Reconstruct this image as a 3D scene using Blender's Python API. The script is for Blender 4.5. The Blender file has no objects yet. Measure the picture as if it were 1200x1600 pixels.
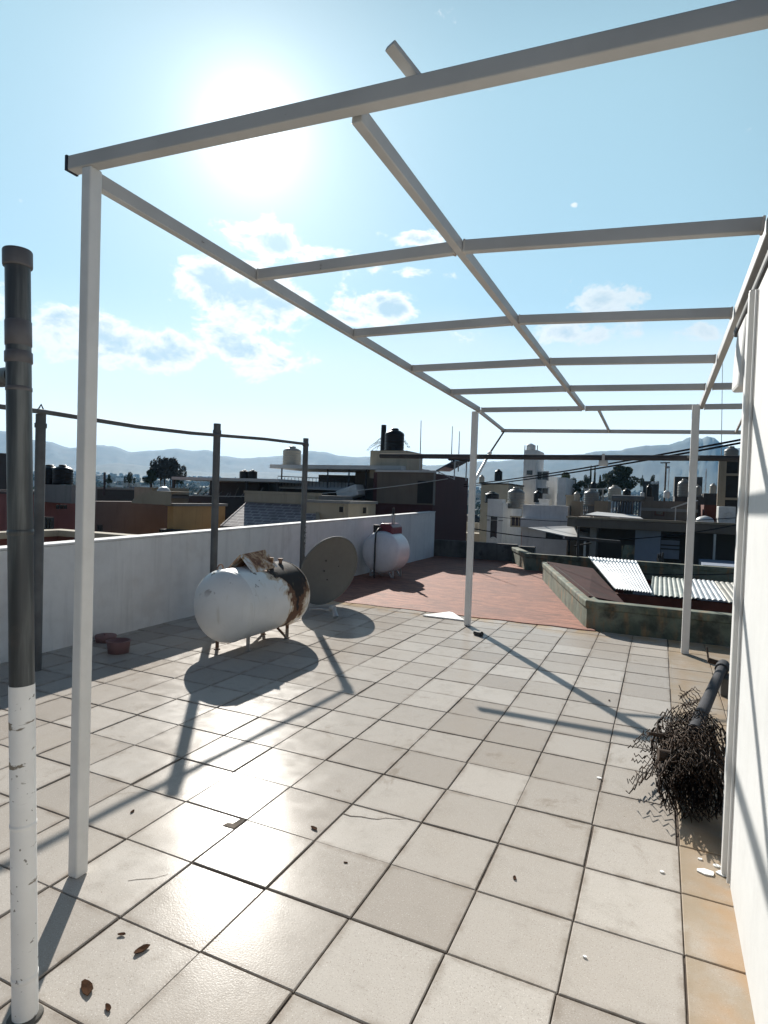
import bpy, math, random
from mathutils import Vector, Matrix
random.seed(7)
R_ = math.radians
S = 1/3.0            # one floor tile = 0.333 m; everything is laid out in tiles, then scaled to metres at the end
C = bpy.context.scene.collection

# ------------------------------------------------------------------ camera (solved from the tile grid)
F = 949.25
YAW, PITCH, ROLL = -0.426835, -0.0263153, 0.0330896
CAM = Vector((2.63026, -4.27680, 4.18343))
_f = Vector((math.sin(YAW)*math.cos(PITCH), math.cos(YAW)*math.cos(PITCH), math.sin(PITCH)))
_r = Vector((math.cos(YAW), -math.sin(YAW), 0)); _u = _r.cross(_f)
RT = math.cos(ROLL)*_r + math.sin(ROLL)*_u
UP = -math.sin(ROLL)*_r + math.cos(ROLL)*_u
FW = _f
def ray(u, v):
    return ((u-600)/F*RT - (v-800)/F*UP + FW).normalized()
def at_z(u, v, z=0):
    d = ray(u, v); return CAM + d*((z-CAM.z)/d.z)
def at_y(u, v, y):
    d = ray(u, v); return CAM + d*((y-CAM.y)/d.y)
def at_x(u, v, x):
    d = ray(u, v); return CAM + d*((x-CAM.x)/d.x)
def at_r(u, v, r):
    d = ray(u, v); return CAM + d*(r/math.hypot(d.x, d.y))
SUN = ray(395, 206)

# ------------------------------------------------------------------ mesh builder
class MB:
    def __init__(s): s.v = []; s.f = []; s.mi = []; s.sm = []
    def add(s, vs, fs, mi=0, smooth=False):
        n = len(s.v); s.v += [Vector(p) for p in vs]
        for f in fs: s.f.append([n+i for i in f]); s.mi.append(mi); s.sm.append(smooth)
        return s
    def box(s, a, b, mi=0):
        x0, y0, z0 = a; x1, y1, z1 = b
        return s.add([(x0,y0,z0),(x1,y0,z0),(x1,y1,z0),(x0,y1,z0),(x0,y0,z1),(x1,y0,z1),(x1,y1,z1),(x0,y1,z1)],
              [(0,3,2,1),(4,5,6,7),(0,1,5,4),(1,2,6,5),(2,3,7,6),(3,0,4,7)], mi)
    def bar(s, p, q, w, h, up=(0,0,1), mi=0):
        p, q = Vector(p), Vector(q); d = (q-p).normalized(); up = Vector(up)
        a = d.cross(up)
        if a.length < 1e-4: a = d.cross(Vector((0,1,0)))
        a.normalize(); b = a.cross(d)
        vs = [c + a*(i*w/2) + b*(j*h/2) for c in (p, q) for i, j in ((-1,-1),(1,-1),(1,1),(-1,1))]
        return s.add(vs, [(0,3,2,1),(4,5,6,7),(0,1,5,4),(1,2,6,5),(2,3,7,6),(3,0,4,7)][::1], mi)
    def tube(s, pts, r, n=10, mi=0, cap=True, smooth=True):
        pts = [Vector(p) for p in pts]; m = len(pts)
        rs = r if isinstance(r, (list, tuple)) else [r]*m
        t0 = (pts[1]-pts[0]).normalized()
        a = t0.cross(Vector((0,0,1)))
        if a.length < .05: a = t0.cross(Vector((0,1,0)))
        a.normalize(); vs = []
        for i, p in enumerate(pts):
            t = (pts[min(i+1,m-1)]-pts[max(i-1,0)]).normalized()
            a = (a - t*a.dot(t)).normalized(); b = t.cross(a)
            vs += [p + (a*math.cos(k*2*math.pi/n) + b*math.sin(k*2*math.pi/n))*rs[i] for k in range(n)]
        fs = [(i*n+k, i*n+(k+1)%n, (i+1)*n+(k+1)%n, (i+1)*n+k) for i in range(m-1) for k in range(n)]
        s.add(vs, fs, mi, smooth)
        if cap:
            s.add(vs[:n], [tuple(range(n))[::-1]], mi); s.add(vs[-n:], [tuple(range(n))], mi)
        return s
    def lathe(s, prof, c=(0,0,0), axis=(0,0,1), n=32, mi=0, smooth=True):
        ax = Vector(axis).normalized(); a = ax.orthogonal().normalized(); b = ax.cross(a); c = Vector(c)
        vs = [c + ax*z + (a*math.cos(k*2*math.pi/n)+b*math.sin(k*2*math.pi/n))*r for r, z in prof for k in range(n)]
        fs = [(i*n+k, i*n+(k+1)%n, (i+1)*n+(k+1)%n, (i+1)*n+k) for i in range(len(prof)-1) for k in range(n)]
        return s.add(vs, fs, mi, smooth)
    def prism(s, poly, z0, z1, mi=0):
        n = len(poly)
        vs = [(x, y, z0) for x, y in poly] + [(x, y, z1) for x, y in poly]
        fs = [tuple(range(n))[::-1], tuple(range(n, 2*n))] + [(i, (i+1)%n, n+(i+1)%n, n+i) for i in range(n)]
        return s.add(vs, fs, mi)
    def slab(s, quad, t, mi=0):         # quad of 3-D points given thickness t downwards along its normal
        q = [Vector(p) for p in quad]; nrm = (q[1]-q[0]).cross(q[2]-q[0]).normalized()
        n = len(q); vs = q + [p - nrm*t for p in q]
        return s.add(vs, [tuple(range(n)), tuple(range(n,2*n))[::-1]] + [(i, n+i, n+(i+1)%n, (i+1)%n) for i in range(n)], mi)
    def build(s, name, mats, parent=None, bevel=0, origin=None, label=None):
        me = bpy.data.meshes.new(name)
        if parent is not None: o0 = Vector(WL[parent.name])
        elif origin is not None: o0 = Vector(origin)
        else:
            xs = [p.x for p in s.v]; ys = [p.y for p in s.v]; zs = [p.z for p in s.v]
            o0 = Vector(((min(xs)+max(xs))/2, (min(ys)+max(ys))/2, min(zs)))
        me.from_pydata([p-o0 for p in s.v], [], s.f)
        for m in (mats if isinstance(mats, (list, tuple)) else [mats]): me.materials.append(m)
        me.polygons.foreach_set('material_index', s.mi); me.polygons.foreach_set('use_smooth', s.sm)
        me.update()
        o = bpy.data.objects.new(name, me); C.objects.link(o)
        if parent is not None:
            o.parent = parent; WL[o.name] = o0.copy()
        else: o.location = o0; WL[o.name] = o0.copy()
        if bevel:
            b = o.modifiers.new('bevel', 'BEVEL'); b.width = bevel*S; b.segments = 2; b.limit_method = 'ANGLE'; b.angle_limit = R_(40)
            b.harden_normals = False
        if label: o['label'] = label
        return o
WL = {}
def tag(o, label=None, cat=None, group=None, kind=None):
    if label: o['label'] = label
    if cat: o['category'] = cat
    if group: o['group'] = group
    if kind: o['kind'] = kind
    return o
def thing(name, loc, label, cat, group=None):
    o = bpy.data.objects.new(name, None); C.objects.link(o); o.location = loc; o.empty_display_size = .1
    WL[o.name] = Vector(loc)
    return tag(o, label, cat, group)
def dup(root, loc, label, scale=1, rz=0, group=None, mats=None):
    def rec(o, parent):
        c = o.copy(); C.objects.link(c)
        if parent is not None:
            c.parent = parent
        if mats and c.type == 'MESH':
            for i, sl in enumerate(c.material_slots):
                if sl.material.name in mats:
                    sl.link = 'OBJECT'; sl.material = mats[sl.material.name] if False else bpy.data.materials[mats[o.material_slots[i].material.name]]
        for ch in o.children: rec(ch, c)
        return c
    c = rec(root, None); c.location = loc; c.rotation_euler = (0, 0, rz)
    c.scale = (scale,)*3 if not isinstance(scale, tuple) else scale
    c['label'] = label
    if group: c['group'] = group
    return c

# ------------------------------------------------------------------ materials
class NT:
    def __init__(s, name):
        s.m = bpy.data.materials.new(name); s.m.use_nodes = True; s.t = s.m.node_tree
        s.b = s.t.nodes['Principled BSDF']; s.tc = s.n('ShaderNodeTexCoord')
    def n(s, typ, **k):
        nd = s.t.nodes.new(typ)
        for a, b in k.items(): setattr(nd, a, b)
        return nd
    def l(s, a, b): s.t.links.new(a, b)
    def obj(s, scale=(1,1,1)):
        mp = s.n('ShaderNodeMapping'); mp.inputs['Scale'].default_value = scale
        s.l(s.tc.outputs['Object'], mp.inputs['Vector']); return mp.outputs['Vector']
    def noise(s, scale, detail=5, rough=.55, vec=None, dist=0):
        nd = s.n('ShaderNodeTexNoise'); nd.inputs['Scale'].default_value = scale; nd.inputs['Detail'].default_value = detail
        nd.inputs['Roughness'].default_value = rough; nd.inputs['Distortion'].default_value = dist
        s.l(vec if vec is not None else s.tc.outputs['Object'], nd.inputs['Vector']); return nd.outputs['Fac']
    def ramp(s, fac, lo, hi, a=0., b=1., smooth=True):
        nd = s.n('ShaderNodeMapRange'); nd.interpolation_type = 'SMOOTHSTEP' if smooth else 'LINEAR'
        nd.inputs['From Min'].default_value = lo; nd.inputs['From Max'].default_value = hi
        nd.inputs['To Min'].default_value = a; nd.inputs['To Max'].default_value = b
        s.l(fac, nd.inputs['Value']); return nd.outputs['Result']
    def mix(s, fac, a, b, mode='MIX'):
        nd = s.n('ShaderNodeMix', data_type='RGBA', blend_type=mode)
        if isinstance(fac, (int, float)): nd.inputs[0].default_value = fac
        else: s.l(fac, nd.inputs[0])
        for i, c in ((6, a), (7, b)):
            if isinstance(c, (tuple, list)): nd.inputs[i].default_value = (*c, 1)
            else: s.l(c, nd.inputs[i])
        return nd.outputs[2]
    def math(s, op, a, b=0.):
        nd = s.n('ShaderNodeMath', operation=op)
        for i, c in ((0, a), (1, b)):
            if isinstance(c, (int, float)): nd.inputs[i].default_value = c
            else: s.l(c, nd.inputs[i])
        return nd.outputs[0]
    def bump(s, h, strength=.3, dist=.01):
        nd = s.n('ShaderNodeBump'); nd.inputs['Strength'].default_value = strength; nd.inputs['Distance'].default_value = dist
        s.l(h, nd.inputs['Height']); s.l(nd.outputs['Normal'], s.b.inputs['Normal'])
    def out(s, col, rough=.7, metal=0, spec=None):
        if isinstance(col, (tuple, list)): s.b.inputs['Base Color'].default_value = (*col, 1)
        else: s.l(col, s.b.inputs['Base Color'])
        if isinstance(rough, (int, float)): s.b.inputs['Roughness'].default_value = rough
        else: s.l(rough, s.b.inputs['Roughness'])
        s.b.inputs['Metallic'].default_value = metal
        if spec is not None: s.b.inputs['Specular IOR Level'].default_value = spec
        return s.m
def sc(c, k): return tuple(min(1, x*k) for x in c)
def surf(name, col, rough=.75, var=.2, scale=3., bump=.15, metal=0, col2=None, streak=0, spec=None, fine=60):
    """general weathered surface: cloudy variation, optional second colour, vertical streaks, fine bump"""
    t = NT(name)
    n1 = t.noise(scale, 6, .6); n2 = t.noise(scale*7, 4)
    c = t.mix(t.ramp(n1, .3, .7), sc(col, 1-var), sc(col, 1+var))
    if col2: c = t.mix(t.ramp(t.noise(scale*1.7, 7, .65), .52, .66), c, col2)
    if streak:
        v = t.obj((9, 9, .7)); k = t.ramp(t.noise(1.2, 5, .6, v), .5, .75, 0, streak)
        c = t.mix(k, c, sc(col, .45))
    c = t.mix(t.ramp(n2, .35, .75, 0, .25), c, sc(col, .75))
    if bump: t.bump(t.noise(fine, 6, .65), bump, .004)
    return t.out(c, rough, metal, spec)

M = {}
# floor tiles: every tile a little different, speckle, stains
t = NT('ceramic tile'); g = t.n('ShaderNodeNewGeometry')
sep = t.n('ShaderNodeSeparateXYZ'); t.l(g.outputs['Position'], sep.inputs[0])
cx = t.math('FLOOR', t.math('DIVIDE', sep.outputs[0], S)); cy = t.math('FLOOR', t.math('DIVIDE', sep.outputs[1], S))
cmb = t.n('ShaderNodeCombineXYZ'); t.l(cx, cmb.inputs[0]); t.l(cy, cmb.inputs[1])
wn = t.n('ShaderNodeTexWhiteNoise', noise_dimensions='2D'); t.l(cmb.outputs[0], wn.inputs['Vector'])
pos = g.outputs['Position']
base = t.mix(wn.outputs['Value'], (.34,.305,.27), (.465,.43,.39))
base = t.mix(t.ramp(t.noise(7, 8, .7, pos, .4), .48, .75, 0, .55), base, (.32,.29,.255))
base = t.mix(t.ramp(t.noise(.8, 7, .7, pos), .46, .76, 0, .55), base, (.37,.32,.265))
base = t.mix(t.ramp(t.noise(230, 3, .6, pos), .56, .68, 0, .55), base, (.20,.165,.14))
base = t.mix(t.ramp(t.noise(260, 2, .5, pos), .64, .70, 0, .55), base, (.75,.72,.68))
base = t.mix(t.ramp(t.noise(26, 3, .6, pos), .735, .78, 0, .8), base, (.12,.085,.06))
fr = lambda o: t.math('MULTIPLY', t.math('ABSOLUTE', t.math('SUBTRACT', t.math('FRACT', t.math('DIVIDE', o, S)), .5)), 2)
edge = t.ramp(t.math('MAXIMUM', fr(sep.outputs[0]), fr(sep.outputs[1])), .80, .985)
base = t.mix(t.math('MULTIPLY', edge, t.ramp(t.noise(6, 6, .7, pos), .40, .68, .05, .7)), base, (.20,.16,.125))
base = t.mix(t.ramp(t.noise(2.3, 8, .75, pos, 1.2), .57, .70, 0, .6), base, (.23,.19,.15))
# rusty wash along the foot of the house wall (x = 3.0..3.5 tiles)
strip = t.ramp(sep.outputs[0], 2.985*S, 3.02*S, 0, 1)
base = t.mix(t.math('MULTIPLY', strip, t.ramp(t.noise(3.5, 6, .65, pos), .3, .65, .25, .75)), base, (.315,.245,.165))
rx = t.ramp(sep.outputs[0], 2.95*S, 3.35*S); ryy = t.ramp(sep.outputs[1], 8*S, 2*S, .25, 1)
rn = t.ramp(t.noise(4, 5, .6, pos), .35, .62)
base = t.mix(t.math('MULTIPLY', t.math('MULTIPLY', rx, rn), t.math('MULTIPLY', ryy, .5)), base, (.42,.25,.12))
fx = t.ramp(sep.outputs[1], 15.2*S, 16.6*S)
base = t.mix(t.math('MULTIPLY', fx, t.ramp(t.noise(3, 5, .6, pos), .4, .6, 0, .7)), base, (.42,.28,.14))
t.bump(t.math('ADD', t.noise(170, 3, .6, pos), t.math('MULTIPLY', t.noise(7, 3, .5, pos), .6)), .09, .004)
M['tile'] = t.out(base, t.ramp(t.noise(9, 5, .6, pos), .3, .75, .17, .27), 0, .022)
M['grout'] = surf('grout', (.06,.042,.03), .9, .35, 5, .4, col2=(.13,.10,.075))
# red waterproofed roof: brush strokes across
t = NT('red roof coating')
vec = t.obj((1.3, 3.6, 1)); st = t.noise(2.4, 8, .7, vec, 1.2)
c = t.mix(t.ramp(st, .36, .66), (.15,.056,.034), (.335,.13,.08))
c = t.mix(t.ramp(t.noise(.9, 6, .6), .5, .7, 0, .7), c, (.15,.06,.042))
c = t.mix(t.ramp(t.noise(30, 3), .66, .75, 0, .5), c, (.5,.3,.22))
t.bump(t.math('ADD', st, t.noise(40, 3)), .5, .012)
M['redroof'] = t.out(c, .8)
M['whitewall'] = surf('white masonry paint', (.74,.735,.715), .85, .05, 1.3, .5, col2=(.69,.675,.65), streak=.25, fine=9)
M['housewall'] = surf('house wall paint', (.575,.575,.565), .85, .03, 1.0, .5, streak=.08, fine=8)
M['steelwhite'] = surf('white painted steel', (.68,.67,.645), .45, .05, 2.5, .05, col2=None, streak=.12)
t = NT('shaded white beam paint'); c = t.mix(t.ramp(t.noise(2.5, 5), .3, .7), (.40,.392,.378), (.48,.472,.457))  # white paint greyed down, backlit shade put into the base colour
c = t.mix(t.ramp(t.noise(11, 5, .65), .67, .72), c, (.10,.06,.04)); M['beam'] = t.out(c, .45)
M['navycap'] = surf('dark tube opening', (.02,.025,.04), .6, .1, 4, 0)
M['galv'] = surf('weathered galvanised steel', (.13,.133,.133), .7, .25, 3, .1, metal=.2, streak=.4, spec=.2)
M['darkpipe'] = surf('dark pipe paint', (.05,.05,.055), .8, .3, 4, .1, streak=.3, spec=.15)
# big standpipe: dark weathered top with pale streaks; the lower third painted white and chipped
t = NT('standpipe dark'); v = t.obj((14, 14, .8))
c = t.mix(t.ramp(t.noise(1.3, 6, .6, v), .42, .72), (.038,.042,.045), (.16,.17,.165))
c = t.mix(t.ramp(t.noise(8, 5), .55, .75, 0, .5), c, (.10,.085,.075)); M['pipe_dark'] = t.out(c, .42, .25)
t = NT('standpipe white'); c = t.mix(t.ramp(t.noise(6, 6), .35, .7), (.72,.71,.69), (.80,.79,.77))
v = t.obj((3, 3, 9)); c = t.mix(t.ramp(t.noise(2.6, 5, .65, v, .3), .60, .64), c, (.20,.17,.13))
c = t.mix(t.ramp(t.noise(60, 2), .69, .73, 0, .8), c, (.12,.10,.08)); M['pipe_white'] = t.out(c, .55)
M['pvcrib'] = surf('grey pipe band', (.10,.095,.10), .5, .2, 6, .1)
# tanks
t = NT('rusted tank paint'); ob = t.tc.outputs['Object']
sx = t.n('ShaderNodeSeparateXYZ'); t.l(ob, sx.inputs[0])
white = t.mix(t.ramp(t.noise(3, 5), .3, .7), (.70,.695,.67), (.78,.775,.75))
# rust lives in a band near the far end of the barrel and below the valve hood, runs downwards
drip = t.noise(1.0, 8, .66, t.obj((5, 15, 1.6)), .3); blot = t.noise(5.5, 7, .6, None, .5)
yw = t.math('ADD', sx.outputs[1], t.math('MULTIPLY', t.math('SUBTRACT', t.noise(3.0, 5, .6, None, .8), .5), .55))
yb = t.math('SUBTRACT', 1, t.math('ABSOLUTE', t.math('DIVIDE', t.math('SUBTRACT', yw, .27), .24)))   # band centred at far end
zb = t.ramp(sx.outputs[2], .05, .62, -.12, .12, False)
fld = t.math('ADD', t.math('MULTIPLY', yb, .62), t.math('ADD', zb, t.math('ADD', t.math('MULTIPLY', drip, .62), t.math('MULTIPLY', t.math('SUBTRACT', blot, .5), 1.0))))
hood = t.math('MULTIPLY', t.ramp(sx.outputs[2], .42, .68), t.ramp(t.math('ABSOLUTE', t.math('ADD', sx.outputs[1], -.05)), .62, .2))
fld = t.math('ADD', fld, t.math('MULTIPLY', hood, .33))
pale = t.ramp(fld, .34, .46, 0, .9); rust = t.ramp(t.math('ADD', fld, t.math('MULTIPLY', t.math('SUBTRACT', t.noise(1.0, 6, .6, t.obj((11, 22, 2.2)), .2), .5), .5)), .52, .58); deep = t.ramp(t.math('ADD', fld, t.ramp(sx.outputs[2], .25, .62, -.22, .05, False)), .65, .72)
c = t.mix(pale, white, (.50,.38,.25)); c = t.mix(rust, c, (.13,.06,.03)); c = t.mix(deep, c, (.016,.011,.009))
spot = t.math('MULTIPLY', t.ramp(t.noise(7, 6, .65), .585, .63), t.ramp(sx.outputs[2], .46, .64))
c = t.mix(spot, c, (.07,.03,.018))
c = t.mix(t.ramp(t.noise(1.1, 6, .6, t.obj((16, 16, 1.6))), .56, .74, 0, .35), c, (.40,.34,.22))
t.bump(t.math('ADD', fld, t.noise(30, 3)), .12, .006); M['rusttank'] = t.out(c, t.ramp(fld, .45, .6, .38, .85))
t = NT('rusted sheet'); n = t.noise(9, 8, .7, t.obj((1, 1, .5)), .5)
c = t.mix(t.ramp(n, .40, .50), (.72,.71,.68), (.48,.30,.16)); c = t.mix(t.ramp(n, .5, .56), c, (.19,.075,.03)); c = t.mix(t.ramp(n, .60, .66), c, (.04,.02,.014))
M['rustsheet'] = t.out(c, .7)
M['tankwhite'] = surf('glossy tank enamel', (.76,.765,.775), .28, .04, 2, .03, streak=.08)
M['rustleg'] = surf('rusty iron', (.16,.085,.05), .8, .4, 6, .4, col2=(.45,.42,.38))
M['maroon_enamel'] = surf('maroon enamel', (.16,.018,.03), .35, .2, 5, .05)
M['dish'] = surf('satellite dish grey', (.125,.128,.118), .65, .06, 3, .05, streak=.1)
M['metalgrey'] = surf('grey cast metal', (.42,.42,.42), .45, .15, 6, .1, metal=.6)
M['black'] = surf('black rubber', (.02,.02,.02), .6, .2, 6, .1)
M['pink'] = surf('pink plastic', (.23,.125,.12), .7, .08, 3, .02)
M['leafdry'] = surf('dry leaf', (.045,.022,.012), .95, .4, 30, .3, spec=.05)
M['chips'] = surf('white paint chip', (.85,.85,.83), .6, .04, 20, .1)
M['sheetwhite'] = surf('white board', (.80,.79,.77), .6, .05, 3, .05)
M['wire'] = (lambda t: t.out(t.mix(t.n('ShaderNodeNewGeometry').outputs['Random Per Island'], (.018,.015,.013), (.085,.055,.038)), .75, .1, .2))(NT('rusted fence wire strands'))
M['weld'] = surf('rust specked weld', (.50,.47,.43), .6, .15, 9, .5, col2=(.15,.08,.045), fine=80)
# mossy kerb
t = NT('mossy kerb'); n = t.noise(3.2, 7, .65); v = t.obj((6, 6, 1.4)); d = t.noise(1.6, 6, .6, v)
c = t.mix(t.ramp(n, .35, .65), (.075,.095,.065), (.165,.185,.14)); c = t.mix(t.ramp(d, .5, .68), c, (.24,.16,.085)); c = t.mix(t.ramp(t.noise(2.2, 7, .65), .5, .66), c, (.035,.04,.03))
t.bump(n, .4, .01); M['moss'] = t.out(c, .85)
M['darkconc'] = surf('damp dark concrete', (.10,.095,.085), .9, .4, 2.2, .5, col2=(.05,.048,.045), streak=.5)
M['maroonroof'] = surf('dark maroon coating', (.045,.014,.012), .92, .35, 3, .4, spec=.15)
t = NT('galvanised roofing'); n = t.noise(1.6, 5, .6)
c = t.mix(t.ramp(n, .35, .7), (.36,.37,.38), (.52,.53,.54)); c = t.mix(t.ramp(t.noise(5, 6), .62, .75, 0, .5), c, (.22,.16,.11)); M['zinc'] = t.out(c, .4, .35)
M['woodred'] = surf('red stained timber', (.12,.035,.022), .85, .35, 4, .3)
M['glass'] = (lambda t: t.out(t.mix(t.ramp(t.noise(1.2, 3), .3, .7), (.012,.015,.018), (.05,.055,.06)), .08, 0, .6))(NT('dark window glass'))
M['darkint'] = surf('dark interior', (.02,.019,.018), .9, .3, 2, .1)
M['cable'] = surf('black cable', (.012,.013,.017), 1, .1, 3, 0, spec=0)
M['cablepale'] = surf('pale cable', (.5,.5,.48), .5, .1, 3, 0)
M['tank_black'] = surf('black plastic tank', (.008,.008,.009), .42, .2, 3, .05, spec=.25)
M['tank_cream'] = surf('cream plastic tank', (.42,.38,.31), .42, .1, 3, .05, streak=.2)
M['tank_white'] = surf('white plastic tank', (.62,.62,.60), .4, .08, 3, .05, streak=.2)
M['tank_grey'] = surf('grey plastic tank', (.20,.19,.17), .4, .12, 3, .05, streak=.2)
def paint(nm, col, var=.14, streak=.35): 
    M[nm] = surf(nm+' house paint', col, .88, var, .7, .35, streak=streak, fine=18); return M[nm]
paint('b_white', (.68,.68,.67)); paint('b_cream', (.42,.36,.27)); paint('b_pink', (.30,.13,.12)); paint('b_mauve', (.12,.09,.085))
paint('b_ochre', (.48,.30,.13)); paint('b_maroon', (.070,.024,.026)); paint('b_grey', (.22,.215,.205)); paint('b_brown', (.15,.12,.095))
paint('b_redbrown', (.12,.04,.03)); paint('b_beige', (.36,.31,.23)); paint('b_blue', (.22,.26,.33)); paint('b_dark', (.055,.052,.05)); paint('b_tan', (.28,.225,.16))
M['roofgrey'] = surf('concrete roof', (.20,.19,.175), .92, .3, .8, .3, col2=(.11,.10,.09))
M['canopy'] = surf('pale canopy sheet', (.50,.50,.49), .6, .1, .8, .1)
M['solarglass'] = (lambda t: t.out((.02,.03,.06), .12))(NT('solar collector glass'))
M['tubeglass'] = (lambda t: t.out(t.mix(t.ramp(t.noise(4, 2), .3, .7), (.04,.05,.07), (.10,.11,.13)), .15, .3))(NT('vacuum tube glass'))
# roof tiles
t = NT('clay roof tiles'); br = t.n('ShaderNodeTexBrick'); br.inputs['Scale'].default_value = 2.2
t.l(t.tc.outputs['Object'], br.inputs['Vector'])
br.inputs['Color1'].default_value = (.17,.14,.15,1); br.inputs['Color2'].default_value = (.24,.20,.205,1); br.inputs['Mortar'].default_value = (.40,.37,.36,1); br.inputs['Mortar Size'].default_value = .035
t.bump(br.outputs['Fac'], .8, .03); M['rooftile'] = t.out(t.mix(t.ramp(t.noise(2, 5), .35, .7, 0, .5), br.outputs['Color'], (.10,.08,.08)), .7)
def leafmat(nm, a, b):
    t = NT(nm); oi = t.n('ShaderNodeNewGeometry')
    c = t.mix(t.ramp(oi.outputs['Random Per Island'], 0, 1), a, b); c = t.mix(t.ramp(t.noise(.8, 3), .35, .65, 0, .5), c, sc(a, .55))
    m = t.out(c, .75, 0, .25); return m
M['leaf_dark'] = leafmat('dark foliage', (.028,.045,.022), (.07,.095,.045)); M['leaf_grey'] = leafmat('grey foliage', (.06,.065,.06), (.13,.13,.12))
M['leaf_mid'] = leafmat('green foliage', (.045,.07,.03), (.10,.135,.06)); M['palm'] = leafmat('palm foliage', (.06,.09,.05), (.12,.15,.09))
M['bark'] = surf('bark', (.10,.075,.055), .95, .3, 4, .5)
t = NT('valley ground'); n = t.noise(.012, 8, .65); c = t.mix(t.ramp(n, .4, .6), (.07,.085,.05), (.17,.145,.10)); c = t.mix(t.ramp(t.noise(.08, 6), .5, .65, 0, .7), c, (.045,.06,.035)); M['ground'] = t.out(c, .95)
t = NT('mountain scrub'); n = t.noise(.01, 9, .65); c = t.mix(t.ramp(n, .35, .65), (.04,.06,.05), (.085,.09,.075)); M['mount'] = t.out(c, .95)

# ------------------------------------------------------------------ THE TERRACE
XW = 3.5                       # plane of the house wall
b = MB(); gap = .0095
rt = random.Random(3)
for i in range(-12, 10):
    for j in range(-8, 17):
        x0, x1, y0, y1 = i+gap, i+1-gap, j+gap, j+1-gap
        if i == -12: x0 = -11.6
        if j == 16: y1 = 16.62 + .0*i
        if i == 3 and j < 4: x1 = XW+.02
        if i > 3 and j < 4: continue
        if y1 - y0 < .05: continue
        cxm, cym = (x0+x1)/2, (y0+y1)/2; ta, tb, dz = rt.gauss(0, .0026), rt.gauss(0, .0026), rt.gauss(0, .002)
        jx, jy = rt.gauss(0, .0055), rt.gauss(0, .0055)
        e = .008
        def zz(x, y): return dz + ta*(x-cxm) + tb*(y-cym)
        ring = []
        for ee, z in ((0, -.03), (0, -e*.8), (e, 0)):
            ring += [(x0+ee+jx, y0+ee+jy, z+zz(x0,y0)), (x1-ee+jx, y0+ee+jy, z+zz(x1,y0)), (x1-ee+jx, y1-ee+jy, z+zz(x1,y1)), (x0+ee+jx, y1-ee+jy, z+zz(x0,y1))]
        fs = [(8,9,10,11)] + [(k*4+q, k*4+(q+1)%4, (k+1)*4+(q+1)%4, (k+1)*4+q) for k in range(2) for q in range(4)]
        b.add(ring, fs)
tag(b.build('terrace_floor', M['tile']), kind='structure')
b = MB(); b.add([(-11.8,-9,-.016),(10,-9,-.016),(10,16.64,-.016),(-11.8,16.64,-.016)], [(0,1,2,3)])
tag(b.build('terrace_grout', M['grout']), kind='structure')
b = MB(); b.box((-12.6,-9.2,-16), (12,16.6,-.06)); tag(b.build('terrace_slab', M['darkconc']), kind='structure')

# red waterproofed roof beyond the tiles
b = MB(); poly = [(-12.6,16.64),(.75,16.64),(.55,17.0),(-2.9,28.8),(-2.9,32.8),(-4.7,32.8),(-6.4,37.2),(-13.2,37.2)]
nx, ny = 40, 40
b.prism(poly, -1.2, -.008)
tag(b.build('red_roof', M['redroof']), kind='structure')
# mortar lip along the joint
b = MB()
for k in range(26):
    x = -11.4 + k*.47; b.prism([(x, 16.55+.05*math.sin(k*1.7)), (x+.5, 16.55+.05*math.sin((k+1)*1.7)), (x+.5, 16.78+.06*math.sin(k*2.3)), (x, 16.78+.06*math.sin((k-1)*2.3))], -.02, .012+.0007*k)
tag(b.build('roof_joint_mortar', M['redroof']), kind='structure')

# left parapet wall, with a thin lit coping
def wz(y): return 2.60 + (y-3)*.0163
w0, w1 = Vector((-10.85,-9,0)), Vector((-11.95,36.6,0))
b = MB(); dv = (w1-w0).normalized(); nn = Vector((-dv.y, dv.x, 0))
def wallseg(b, a, c, z0, za, zc, t0, t1):
    a0, a1, c0, c1 = a+nn*t0, a+nn*t1, c+nn*t0, c+nn*t1
    b.add([(a0.x,a0.y,z0),(c0.x,c0.y,z0),(c1.x,c1.y,z0),(a1.x,a1.y,z0),(a0.x,a0.y,za),(c0.x,c0.y,zc),(c1.x,c1.y,zc),(a1.x,a1.y,za)],
          [(0,3,2,1),(4,5,6,7),(0,1,5,4),(1,2,6,5),(2,3,7,6),(3,0,4,7)])
wallseg(b, w0, w1, -.3, wz(-9), wz(36.6), 0, .45)
pw = thing('parapet_wall', (-11.4, 14, 0), 'long low white parapet wall running beside the tiled terrace and red roof', 'wall')
b.build('wall', M['whitewall'], pw, .03)
b = MB(); wallseg(b, w0+Vector((0,0,0)), w1+dv*.03, wz(14)*0, 0, 0, -.0, .0) if False else None
a_, c_ = w0, w1+dv*.03
b2 = MB(); t0, t1 = -.025, .475
b2.add([(a_.x+nn.x*t0,a_.y,wz(-9)+.003),(c_.x+nn.x*t0,c_.y,wz(36.6)+.003),(c_.x+nn.x*t1,c_.y,wz(36.6)+.003),(a_.x+nn.x*t1,a_.y,wz(-9)+.003),
        (a_.x+nn.x*t0,a_.y,wz(-9)+.06),(c_.x+nn.x*t0,c_.y,wz(36.6)+.06),(c_.x+nn.x*t1,c_.y,wz(36.6)+.06),(a_.x+nn.x*t1,a_.y,wz(-9)+.06)],
       [(0,3,2,1),(4,5,6,7),(0,1,5,4),(1,2,6,5),(2,3,7,6),(3,0,4,7)])
b2.build('coping', M['whitewall'], pw, .02)

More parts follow.
